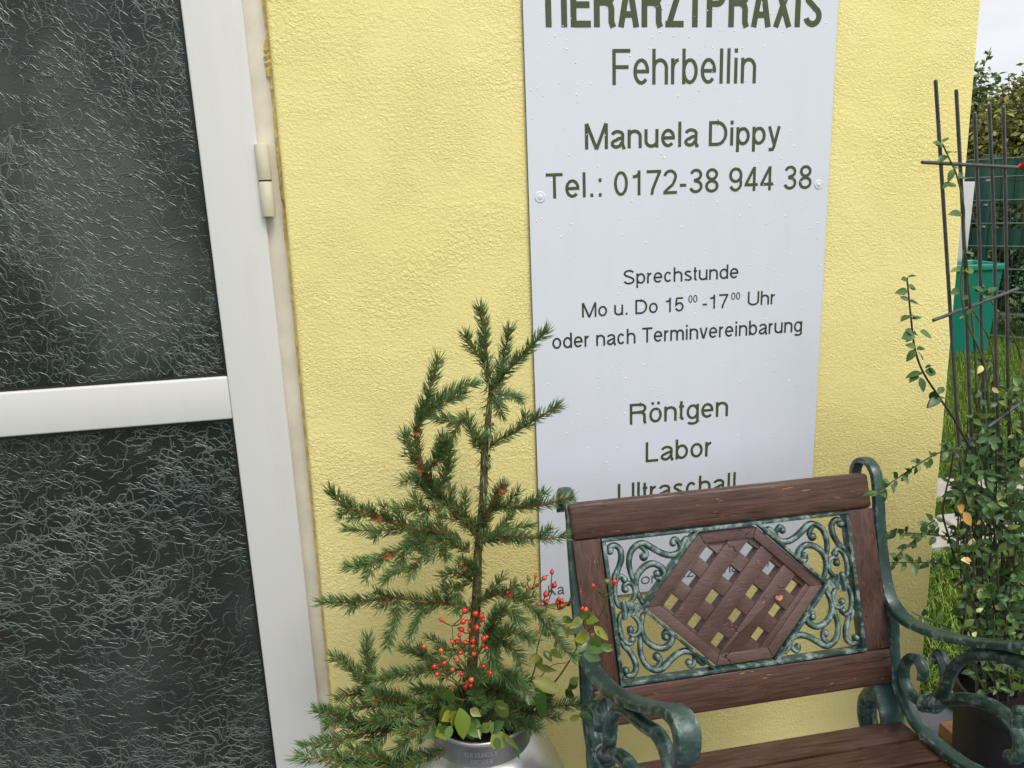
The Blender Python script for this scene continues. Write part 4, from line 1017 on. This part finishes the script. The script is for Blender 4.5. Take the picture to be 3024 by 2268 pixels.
bB = [(1802, 323, R), (1749, 362, O), (1690, 348, O), (1642, 366, G), (1700, 410, R), (1818, 412, R), (1586, 455, G), (1640, 450, R), (1500, 465, R), (1530, 478, R), (1760, 475, R), (1765, 525, R), (1850, 510, R), (1870, 520, R), (1868, 550, O), (1840, 527, R), (1712, 542, R), (1912, 540, R), (1720, 600, O), (1705, 735, R), (1612, 410, G), (1935, 505, G), (1515, 480, R)]
ancB = [(1760, 545), (1700, 470), (1800, 470), (1620, 500), (1560, 540), (1850, 580), (1740, 660), (1660, 440), (1780, 560)]
sprig('rose hip sprig with bright orange red berries fanned out before the sign edge', [
    ([(1420, 1480), (1560, 1300), (1680, 1000), (1700, 850), (1740, 700), (1765, 560), (1800, 460)], -.03, -.05, .0016),
    ([(1765, 560), (1700, 470), (1660, 430)], -.05, -.05, .001), ([(1765, 560), (1850, 580)], -.05, -.05, .001), ([(1740, 660), (1620, 500), (1560, 540)], -.04, -.05, .001),
    ([(1640, 1120), (1720, 1040), (1800, 960), (1900, 940)], -.05, -.07, .0010)],
    near(bB, ancB, -.05, -.065),
    [(1690, 900, 1740, 970, -.06, .6), (1700, 890, 1660, 950, -.06, .6), (1750, 870, 1800, 920, -.06, .6), (1690, 1070, 1860, 1140, -.10, .45), (1690, 1100, 1800, 1170, -.09, .5), (1700, 1130, 1750, 1320, -.12, .38), (1850, 660, 1830, 720, -.06, .5), (1880, 640, 1940, 660, -.06, .5), (1700, 960, 1820, 1000, -.07, .3), (1730, 720, 1790, 760, -.06, .5), (1880, 700, 1910, 760, -.06, .6), (1800, 860, 1860, 900, -.06, .5), (1960, 1050, 1930, 1120, -.08, .6), (1900, 1130, 1950, 1180, -.08, .6), (1650, 1180, 1720, 1230, -.09, .5)], 0)
bC = [(2082, 415, R), (2178, 385, G), (2229, 388, R), (2010, 572, R), (2032, 578, O), (2080, 755, O)]
ancC = [(2150, 500), (2170, 540), (2060, 640), (2090, 700)]
sprig('thin rose twig with few berries reaching across the left post of the armchair', [
    ([(1480, 1470), (1640, 1250), (1830, 1060), (1920, 930), (2030, 750), (2110, 650), (2160, 560), (2175, 480)], -.05, -.22, .0016),
    ([(2160, 545), (2120, 490), (2095, 440)], -.21, -.22, .0009), ([(2170, 520), (2215, 460), (2228, 400)], -.21, -.22, .0009), ([(2090, 690), (2040, 620)], -.21, -.21, .0009),
    ([(2030, 750), (2000, 690), (1960, 640)], -.19, -.19, .0009)],
    near(bC, ancC, -.21, -.225),
    [(2040, 640, 2110, 650, -.21, .6), (2040, 750, 1950, 780, -.20, .5), (2050, 770, 1990, 850, -.20, .5), (2100, 700, 2180, 780, -.22, .4), (2060, 860, 2200, 825, -.22, .35), (2030, 880, 2125, 920, -.22, .6), (2140, 740, 2170, 800, -.22, .3), (2090, 830, 2110, 760, -.22, .5), (2000, 640, 1930, 700, -.19, .5), (1990, 620, 2060, 600, -.20, .45), (1960, 700, 1900, 740, -.18, .6), (1930, 1080, 1975, 1050, -.15, .6), (2150, 840, 2215, 850, -.23, .5), (2000, 1290, 2075, 1340, -.18, .6), (1930, 1330, 1990, 1300, -.17, .5)], 0)
# ---------------------------------------------------------------- black pot, trellis, climbing plant
PC = onZ(3000, 2030, .32); PR = (onZ(2830, 2030, .32)-PC).length*.98
pot = MB()
pot.lathe([(.02, .002), (PR*.82, .002), (PR*.84, .02), (PR*.965, .285), (PR*.965, .288), (PR*1.0, .289), (PR*1.0, .318), (PR*.99, .321), (PR*.93, .321), (PR*.925, .30), (PR*.92, .27)], (PC.x, PC.y), 56)
pot_o = pot.build('plant_pot', M['pot'], None, smooth=True, ang=40)
tag(pot_o, 'black plastic pot of the climbing plant, standing beside the house corner behind the armchair', 'plant pot')
m = MB(); m.lathe([(.0001, .292), (PR*.5, .29), (PR*.93, .282)], (PC.x, PC.y), 30); m.build('soil', M['soil'], pot_o)
TD = Vector((.974, .225, 0)).normalized(); TN = Vector((TD.y, -TD.x, 0)); TO = Vector((PC.x-.01, PC.y, .4))
def onT(u, v, off=0.): return onP(u, v, TO+TN*(off*.6), TN)
tre = empty('trellis', (PC.x, PC.y, .29), 'dark metal rod trellis stuck in the black pot before the house corner', 'trellis')
RODS = [((2763, 240), (2793, 710), (2836, 1380), (2872, 1760), (2885, 2040)), ((2824, 268), (2846, 700), (2864, 1206), (2886, 1560), (2910, 2060)), ((2878, 335), (2892, 700), (2902, 1100), (2925, 1600), (2945, 2080)), ((2921, 310), (2936, 700), (2942, 1100), (2958, 1600), (2975, 2090)), ((2963, 318), (2971, 700), (2976, 1080), (2988, 1600), (3005, 2090))]
for r in RODS:
    P = curve([onT(*q) for q in r], 6); m = MB(); m.tube(P, .0030, 10); m.ball(P[0], .0030, 10); m.build('rod', M['rod'], tre, smooth=True, ang=60)
for a, b in (((2723, 479), (3004, 495)), ((2756, 946), (3006, 853)), ((2779, 1361), (3030, 1180)), ((2815, 1732), (3050, 1540))):
    P = [onT(*a, .0055), onT(*b, .0055)]; m = MB(); m.tube([P[0], P[0].lerp(P[1], .5), P[1]], .0030, 10); m.build('crossbar', M['rod'], tre, smooth=True, ang=60)

vine = empty('climbing_plant', (PC.x, PC.y, .29), 'leafy green climbing plant tangled up a rod trellis at the house corner', 'climbing plant')
s7 = zoom(2500, 700, 2.0744); s6 = zoom(2500, 0, 2.37); sb = zoom(2500, 1330, 2.911); sm = zoom(2700, 1350, 4.148); px = lambda x, y: (x, y)
vs_ = MB(); vd = MB(); vl = MB(); vp = MB()
def vleaf(p, d, l, mb=None, w=.5):
    leaf(mb or vl, p, d, Vector((ru(-.7, .2), -.6+ru(-.5, .3), ru(.2, 1.1))), l, l*w*ru(.85, 1.2), None, ru(.15, .4), ru(-.1, .35))
def along(P, step, l, start=0., side=.9, clump=1):
    """opposite leaf pairs along a stem"""
    s = 0; nxt = start; k = 0
    for i in range(len(P)-1):
        seg = (P[i+1]-P[i]).length
        while s+seg > nxt:
            f = (nxt-s)/seg; c = P[i].lerp(P[i+1], f); t = (P[i+1]-P[i]).normalized()
            ref = Vector((ru(-.3, .3), -1, ru(-.3, .3))); x = t.cross(ref).normalized(); y = x.cross(t)
            a = ru(-.5, .5)+(pi/2 if k % 2 else 0)
            for sgn in (1, -1):
                if rnd() < .10: continue
                d = (x*cos(a)+y*sin(a)*.7)*sgn*side+t*ru(.2, .8)+Vector((0, -.15, ru(-.25, .25)))
                vleaf(c+d.normalized()*.003, d, l*ru(.65, 1.15))
                if clump > 1 and rnd() < .6: vleaf(c, d+Vector((ru(-.8, .8), ru(-.6, 0), ru(-.8, .8))), l*ru(.45, .8))
            nxt += step*ru(.7, 1.3); k += 1
        s += seg
def stem(z, pts, off, r=.0018, step=.02, l=.022, mb=None, leaves=True, off1=None, clump=1, side=.9):
    n = len(pts); off1 = off if off1 is None else off1
    P = curve([onT(*z(*p), off+(off1-off)*i/(n-1)) for i, p in enumerate(pts)], 6)
    (mb or vs_).tube(P, taper(len(P), r, r*.55), 6)
    if leaves: along(P, step, l, .005, side, clump)
    return P
# traced shoots
stem(s7, [(760, 1300), (660, 1120), (560, 970), (470, 830), (420, 690), (395, 500), (370, 250)], .03, .0024, .034, .021, vd, leaves=False)
for (x, y, dx, dy, l) in ((370, 255, -55, 10, .015), (372, 248, 35, -10, .012), (375, 300, 50, 5, .013), (372, 330, -70, 10, .019), (385, 310, 45, 10, .012), (385, 395, 80, 12, .021), (380, 390, -35, -15, .012), (392, 480, -85, 25, .024), (395, 485, 70, -5, .019), (400, 500, 45, -10, .014), (405, 590, -50, -30, .016), (408, 590, -35, 45, .022), (400, 590, -120, 60, .026), (410, 595, 60, -20, .014), (450, 580, 90, 35, .024), (420, 670, -60, -15, .018), (425, 690, -40, 45, .020), (430, 690, 60, -15, .018), (435, 695, 45, 65, .023), (465, 830, -105, 10, .025), (440, 850, -60, 40, .018), (450, 860, 20, 65, .021), (480, 820, 85, 15, .023), (500, 790, 60, 70, .022), (480, 800, 25, -10, .012), (545, 940, -20, 55, .020), (560, 960, 40, -50, .018), (570, 980, -70, 60, .026), (555, 975, -60, 70, .022), (575, 985, 40, 10, .018)):
    p = onT(*s7(x, y), .032); q = onT(*s7(x+dx, y+dy), .032+ru(-.012, .02)); vleaf(p, q-p, l*1.25)
stem(px, [(2886, 1260), (2880, 1050), (2862, 860), (2848, 690), (2846, 610), (2826, 520), (2800, 462), (2783, 425)], .012, .0022, .05, .02, vs_, leaves=False, off1=.01)
for (x, y, dx, dy, l) in ((2782, 424, -40, 0, .018), (2785, 420, 22, -22, .016), (2784, 428, 20, 10, .016), (2785, 430, -22, -8, .012), (2798, 455, 36, -22, .022), (2795, 460, -35, 20, .018), (2798, 465, -5, -30, .013), (2815, 500, -10, 26, .019), (2815, 498, 26, -8, .016), (2830, 525, 36, -18, .026), (2812, 540, -36, 8, .022), (2840, 632, -34, -6, .023), (2822, 545, -28, 8, .016), (2845, 745, 42, 6, .024), (2836, 795, -22, 2, .016), (2850, 800, 28, -4, .02), (2832, 855, -44, 24, .020), (2870, 850, 40, 12, .024), (2880, 860, 20, -10, .018), (2900, 845, 36, 18, .023), (2910, 865, 30, -14, .018), (2860, 875, -30, 10, .016), (2905, 880, 20, -20, .018)):
    p = onT(*px(x, y), .014); q = onT(*px(x+dx, y+dy), .014+ru(-.01, .015)); vleaf(p, q-p, l*1.2)
stem(s7, [(870, 1060), (860, 860), (815, 700), (745, 540), (700, 340), (715, 90)], .02, .0021, .09, .014, vs_)
stem(s7, [(895, 1060), (905, 850), (880, 650), (805, 505), (720, 370)], -.03, .0020, .09, .013, vs_)
stem(s7, [(980, 1100), (1045, 880), (1068, 740), (985, 545), (885, 395)], -.04, .0026, .09, .014, vs_)
stem(s7, [(740, 1220), (700, 1290), (600, 1310), (520, 1345), (420, 1405), (330, 1465), (250, 1520), (190, 1565)], .0, .0016, .019, .020, vd, off1=.07, clump=2)
stem(sb, [(900, 740), (757, 730), (640, 715), (530, 712), (440, 708), (345, 708)], .0, .0016, .024, .019, vd, off1=.05, clump=1)
stem(sb, [(757, 600), (690, 650), (620, 740), (520, 825), (450, 890), (395, 945)], .0, .0014, .018, .019, vd, off1=.05, clump=2)
stem(sb, [(900, 990), (757, 970), (640, 965), (500, 962), (375, 965)], .0, .0016, .018, .020, vd, off1=.05, clump=2)
stem(sb, [(900, 1530), (757, 1480), (640, 1430), (560, 1385)], .0, .0014, .026, .018, vd, off1=.04)
stem(sm, [(760, 1700), (740, 1500), (690, 900), (640, 560), (600, 300), (560, 0)], .035, .0024, .05, .02, vs_)
stem(sm, [(1030, 1700), (1010, 1250), (960, 700), (890, 370), (800, 50), (760, -150)], .04, .0024, .05, .026, vs_)
stem(sm, [(1060, 830), (1020, 640), (1005, 420), (1010, 150), (1000, -100)], .03, .0026, .05, .024, vd)
stem(sm, [(640, 1500), (500, 1250), (430, 1000), (350, 700), (380, 450), (440, 200), (480, -60)], .01, .0024, .04, .020, vd, clump=2)
stem(sm, [(1700, 150), (1340, 300), (1150, 380), (1000, 470)], .03, .0024, .05, .018, vd)
stem(sm, [(1700, 600), (1340, 520), (1130, 480)], .03, .0018, .05, .018, vd)
# the bulk: stems from the pot up through the rods, with side twigs
def region(v):
    """left and right reach of the tangle at image height v"""
    t = [(1060, 2900, 3080), (1110, 2815, 3110), (1200, 2800, 3150), (1300, 2812, 3180), (1400, 2806, 3190), (1500, 2806, 3190), (1600, 2812, 3190), (1700, 2820, 3180), (1800, 2825, 3170), (1900, 2830, 3160), (2000, 2845, 3140), (2050, 2866, 3130)]
    for (a, l0, r0), (b, l1, r1) in zip(t, t[1:]):
        if a <= v <= b: f = (v-a)/(b-a); return l0+(l1-l0)*f, r0+(r1-r0)*f
    return 2900, 3080
for i in range(31):
    f = (i+.5)/31; off = ru(-.11, .07); vtop = ru(1065, 1480)
    pts = []
    for k in range(6):
        v = 2040+(vtop-2040)*k/5; l, r = region(v); g = f if k else .35+.45*f
        pts.append((l+12+(r-l-12)*min(1, max(0, f+ru(-.07, .07)))*1.0 if k else 2900+200*f, v))
    P = stem(px, pts, off, ru(.0014, .0026), 0.032, .021, vs_ if rnd() < .6 else vd, off1=off+ru(-.04, .05), clump=2)
    for k in range(7):
        j = random.randrange(4, len(P)-1); b = P[j]
        d = TD*ru(-1, 1)+Vector((0, -ru(-.2, .9), ru(-.4, .6))); d.normalize(); ln_ = ru(.035, .10)
        Q = curve([b, b+d*ln_*.5+Vector((0, 0, .006)), b+d*ln_+Vector((0, 0, ru(-.02, .01)))], 5)
        e = Q[-1]-CAM; uu = 1512+FPX*e.dot(RIGHT)/e.dot(FWD); vv = 1134-FPX*e.dot(UP)/e.dot(FWD)
        l, r = region(vv)
        if uu < l-8 or vv < 1060: continue
        (vd if rnd() < .6 else vs_).tube(Q, taper(len(Q), .0012, .0006), 5); along(Q, .017, .0215, .006, .9, 2)
for (x, y, dx, dy, l) in ((2845, 1508, -26, -18, .030), (2845, 1512, 20, 38, .034), (2862, 1660, -32, -20, .022), (2866, 1652, -28, 0, .016), (2880, 1600, -12, -14, .014), (2870, 1870, 25, 14, .022), (3015, 1380, 14, -20, .024), (2975, 1905, 16, -6, .020), (2942, 1545, 5, -16, .014), (2900, 1080, -10, 22, .016), (2930, 1145, 10, 8, .016), (2862, 1610, 10, -22, .012)):
    p = onT(*px(x, y), .09); q = onT(*px(x+dx, y+dy), .095); vleaf(p, q-p, l, vp, .55)
for i in range(8):
    v = ru(1150, 1950); l, r = region(v); p = onT(ru(l+30, r), v, ru(-.02, .1)); vleaf(p, Vector((ru(-1, 1), -.4, ru(-1, .5))), ru(.010, .018), vp)
vs_.build('stem', M['vine_stem'], vine, smooth=True, ang=80); vd.build('woody_stem', M['vine_stem_dark'], vine, smooth=True, ang=80)
vl.build('foliage', M['vine_leaf'], vine, smooth=True, ang=60); vp.build('pale_leaves', M['vine_pale'], vine, smooth=True, ang=60)

bk = MB(); c = onZ(2818, 2178, .03); 
bk.box((c.x-.005, c.y-.02, -.01), (c.x+.12, c.y+.05, .04))
tag(bk.build('brick', M['brick'], None, bevel=.006), 'tan brick lying between the grey paving and the black pot', 'brick')

# ---------------------------------------------------------------- garden fence, bin, hedge, shrubs
FH = ray(2918, 548); FH.z = 0; FH.normalize(); F0 = CAM+FH*8.2; F0.z = 0
FD = Vector((-.53, .85, 0)).normalized(); FN = Vector((-FD.y, FD.x, 0))
if FN.dot(CAM-F0) < 0: FN = -FN
fence = empty('garden_fence', F0, 'green double rod fence with woven dark green screen strips behind the lawn', 'fence')
def fb(mb, s0, s1, z0, z1, n0, n1, m=None):
    a = F0+FD*s0; b = F0+FD*s1
    mb.hexa([a+FN*n1+Vector((0, 0, z0)), b+FN*n1+Vector((0, 0, z0)), b+FN*n0+Vector((0, 0, z0)), a+FN*n0+Vector((0, 0, z0)), a+FN*n1+Vector((0, 0, z1)), b+FN*n1+Vector((0, 0, z1)), b+FN*n0+Vector((0, 0, z1)), a+FN*n0+Vector((0, 0, z1))], m)
S0, S1 = -2.6, 5.4
rows = [.03+.2*i for i in range(8)]+[1.585]
for s in (-2.5, 0, 2.5, 5.0):
    m = MB(); fb(m, s-.034, s+.034, -.1, 1.62, -.045, .012); m.build('post', M['strip'], fence, bevel=.004)
m = MB()
for z in rows:
    for n0 in (-.012, .012): fb(m, S0, S1, z-.004, z+.004, n0-.003, n0+.003)
m.build('horizontal_wires', M['wire_grey'], fence)
m = MB(); k = S0
while k < S1: fb(m, k-.0028, k+.0028, 0, 1.6, -.003, .003); k += .05
m.build('vertical_wires', M['wire'], fence)
for (z0, z1) in ((1.392, 1.578), (1.20, 1.388), (.80, .985)):
    m = MB(); n = 160
    vs = []
    for i in range(n+1):
        s = S0+(S1-S0)*i/n; o = .0075*(1 if i % 2 else -1)+.002
        p = F0+FD*s+FN*o; vs += [p+Vector((0, 0, z0+.003*sin(s*3))), p+Vector((0, 0, z1+.003*sin(s*4)))]
    m.add(vs, [(2*i, 2*i+2, 2*i+3, 2*i+1) for i in range(n)])
    bmo = m.build('screen_strip', M['strip'], fence)
    sol = bmo.modifiers.new('thickness', 'SOLIDIFY'); sol.thickness = .0015
for s in (0, 2.5):
    for z in (1.53, 1.40, 1.19, 1.00):
        m = MB(); p = F0+FD*s+FN*.018+Vector((0, 0, z)); m.box((p.x-.012, p.y-.012, p.z-.008), (p.x+.012, p.y+.012, p.z+.008)); m.build('clip', M['slab'], fence, bevel=.002)
def cloud(mb, cs, cnt, size, flat=1., seedz=0):
    """leaves through a volume made of several ellipsoids (centre, radii)"""
    tot = sum(r[0]*r[1]*r[2] for _, r in cs)
    for c, r in cs:
        for i in range(int(cnt*r[0]*r[1]*r[2]/tot)):
            v = Vector((random.gauss(0, 1), random.gauss(0, 1), random.gauss(0, 1))); v.normalize(); q = rnd()**.45
            p = Vector(c)+Vector((v.x*r[0]*q, v.y*r[1]*q, v.z*r[2]*q))
            d = Vector((random.gauss(0, 1), random.gauss(0, 1), random.gauss(0, .7)-.2)).normalized(); l = size*ru(.6, 1.3)
            s = d.cross(Vector((ru(-1, 1), ru(-1, 1), ru(-1, 1)))).normalized()*l*.26; u = s.cross(d).normalized()*l*.08
            mb.add([p, p+d*l*.5+s+u, p+d*l, p+d*l*.5-s+u], [(0, 1, 2), (0, 2, 3)])
hd = MB(); cs = []
for i in range(17):
    s = S0+.5*i-.2; p = F0+FD*s-FN*(.55+.1*sin(i*2.1)); cs.append(((p.x, p.y, .75), (.38, .38, .82+.05*sin(i*1.7))))
cloud(hd, cs, 34000, .060)
hedge = empty('hedge', F0-FN*.5, 'dark clipped evergreen hedge growing close behind the green fence', 'hedge')
hd.build('foliage', M['hedge'], hedge)
m = MB()
for i in range(18):
    p = F0+FD*(S0+.45*i)-FN*.58; m.tube(curve([p, p+Vector((ru(-.1, .1), ru(-.1, .1), .6)), p+Vector((ru(-.2, .2), ru(-.2, .2), 1.2))], 4), .014, 6)
m.build('stems', M['branch'], hedge)
def shrub(label, cen, blobs, cnt, size, mat, twigs):
    base = Vector((cen.x, cen.y, 0)); root = empty('garden_shrub', base, label, 'shrub', 'tall shrubs beyond the fence')
    m = MB(); fo = MB(); cs = []
    for (dx, dy, z, r, rz) in blobs:
        p = base+FD*dx-FN*dy+Vector((0, 0, z)); cs.append((p, (r, r, rz)))
        m.tube(curve([base+Vector((ru(-.1, .1), ru(-.1, .1), 0)), base.lerp(p, .5)+Vector((0, 0, -.2)), p, p+Vector((ru(-.2, .2), ru(-.2, .2), rz*.7))], 5), taper(16, .03, .02, .006), 6)
    cloud(fo, cs, cnt, size)
    for (dx, dy, z, h) in twigs:
        p = base+FD*dx-FN*dy+Vector((0, 0, z)); q = p+Vector((ru(-.1, .1), ru(-.1, .1), h)); P = curve([p, p.lerp(q, .5)+Vector((.02, 0, 0)), q], 6); m.tube(P, taper(len(P), .006, .002), 5)
        for i in range(int(h*60)):
            c = P[random.randrange(len(P))]; d = Vector((ru(-1, 1), ru(-1, 1), ru(-.2, .9))).normalized(); l = size*ru(.7, 1.2); s = d.cross(Vector((ru(-1, 1), ru(-1, 1), .3))).normalized()*l*.22
            fo.add([c, c+d*l*.5+s, c+d*l, c+d*l*.5-s], [(0, 1, 2), (0, 2, 3)])
    m.build('trunk', M['branch'], root, smooth=True, ang=80); fo.build('crown', mat, root)
def gp(u, dist): q = ray(u, 548); q.z = 0; q.normalize(); p = CAM+q*dist; p.z = 0; return p
shrub('tall yellowish green shrub beyond the fence with a loose upright shoot', gp(2985, 10.2), [(0, 0, 1.7, .55, .55), (-.35, .1, 2.0, .42, .45), (.25, .2, 1.9, .38, .42), (-.1, 0, 2.25, .22, .3), (.1, -.1, 1.2, .6, .5), (-.5, .2, 2.2, .25, .3)], 9000, .075, M['crown'], [(-.02, 0, 2.4, .42), (-.35, 0, 2.3, .3), (.12, 0, 2.2, .3), (-.55, .1, 2.35, .25)])
shrub('darker green shrub beyond the fence close to the house corner', gp(2878, 10.6), [(0, 0, 1.7, .45, .6), (.3, .1, 2.1, .35, .4), (.1, .1, 2.35, .25, .35), (0, 0, 1.2, .5, .5)], 6000, .085, M['crown_dark'], [(.1, 0, 2.5, .3), (.3, 0, 2.3, .2)])
shrub('bushy olive green shrub beyond the fence farthest from the house', gp(3120, 10.0), [(0, 0, 1.7, .6, .6), (.3, .1, 2.1, .5, .4), (-.2, .1, 2.2, .4, .4), (0, 0, 1.2, .6, .5)], 8000, .075, M['crown'], [(.1, 0, 2.5, .3), (-.3, 0, 2.4, .3), (.4, 0, 2.3, .3)])
# teal bin
bb = gp(2868, 7.45); bi = MB()
BX = Vector((.98, -.17, 0)); BY = Vector((.17, .98, 0))
def ring(z, w, d): return [bb+BX*(sx*w)+BY*(sy*d)+Vector((0, 0, z)) for sx, sy in ((-1, -1), (1, -1), (1, 1), (-1, 1))]
lv = [(0, .185, .17), (.69, .225, .21), (.69, .238, .222), (.745, .240, .225), (.745, .222, .208), (.66, .215, .20), (.03, .175, .16)]
vv = []
for z, w_, d_ in lv: vv += ring(z, w_, d_)
ff = [(3, 2, 1, 0)]
for i in range(len(lv)-1):
    for j in range(4): ff.append((4*i+j, 4*i+(j+1) % 4, 4*i+4+(j+1) % 4, 4*i+4+j))
ff.append(tuple(4*(len(lv)-1)+j for j in range(4)))
bi.add([v-BX*.02 for v in vv], ff)
tag(bi.build('plastic_bin', M['teal'], None, bevel=.012, seg=3), 'bright teal plastic bin standing open on the lawn in front of the fence', 'bin')
# white sheet leaning behind the bin
p0 = atD(2866, 536, 7.95); p1 = atD(2880, 536, 7.95); p3 = atD(2857, 735, 8.0)
bd = MB(); L_ = (p1-p0).normalized(); base = Vector((p3.x-.03, p3.y, 0))
top = p1; dn_ = (p3-p1)/(p3.z-p1.z); lo = p1+dn_*(0.0-p1.z)
bd.hexa([lo-L_*.32, lo, lo+Vector((0, .012, 0)), lo-L_*.32+Vector((0, .012, 0)), top-L_*.32, top, top+Vector((0, .012, 0)), top-L_*.32+Vector((0, .012, 0))])
tag(bd.build('white_board', M['board'], None, bevel=.002), 'narrow strip of a greyish white board leaning between house corner and fence', 'board')
rf = MB(); c = atD(3022, 495, 8.1)
for i in range(16):
    d = Vector((ru(-1, 1), ru(-1, 1), ru(-.2, 1))).normalized(); leaf(rf, c+d*.01, d, Vector((0, -1, .4)), .040, .035)
rfo = rf.build('red_flower', M['red'])
fs_ = MB(); q0 = Vector((c.x, c.y, 0)); q0 -= FN*.3; fs_.tube(curve([q0, c-FN*.15-Vector((0, 0, .5)), c], 5), .004, 6); fs_.build('stem', M['vine_stem'], rfo)
tag(rfo, 'small bright red flower showing above the top edge of the green fence', 'flower')
print('OBJECTS BUILT', len(bpy.data.objects))
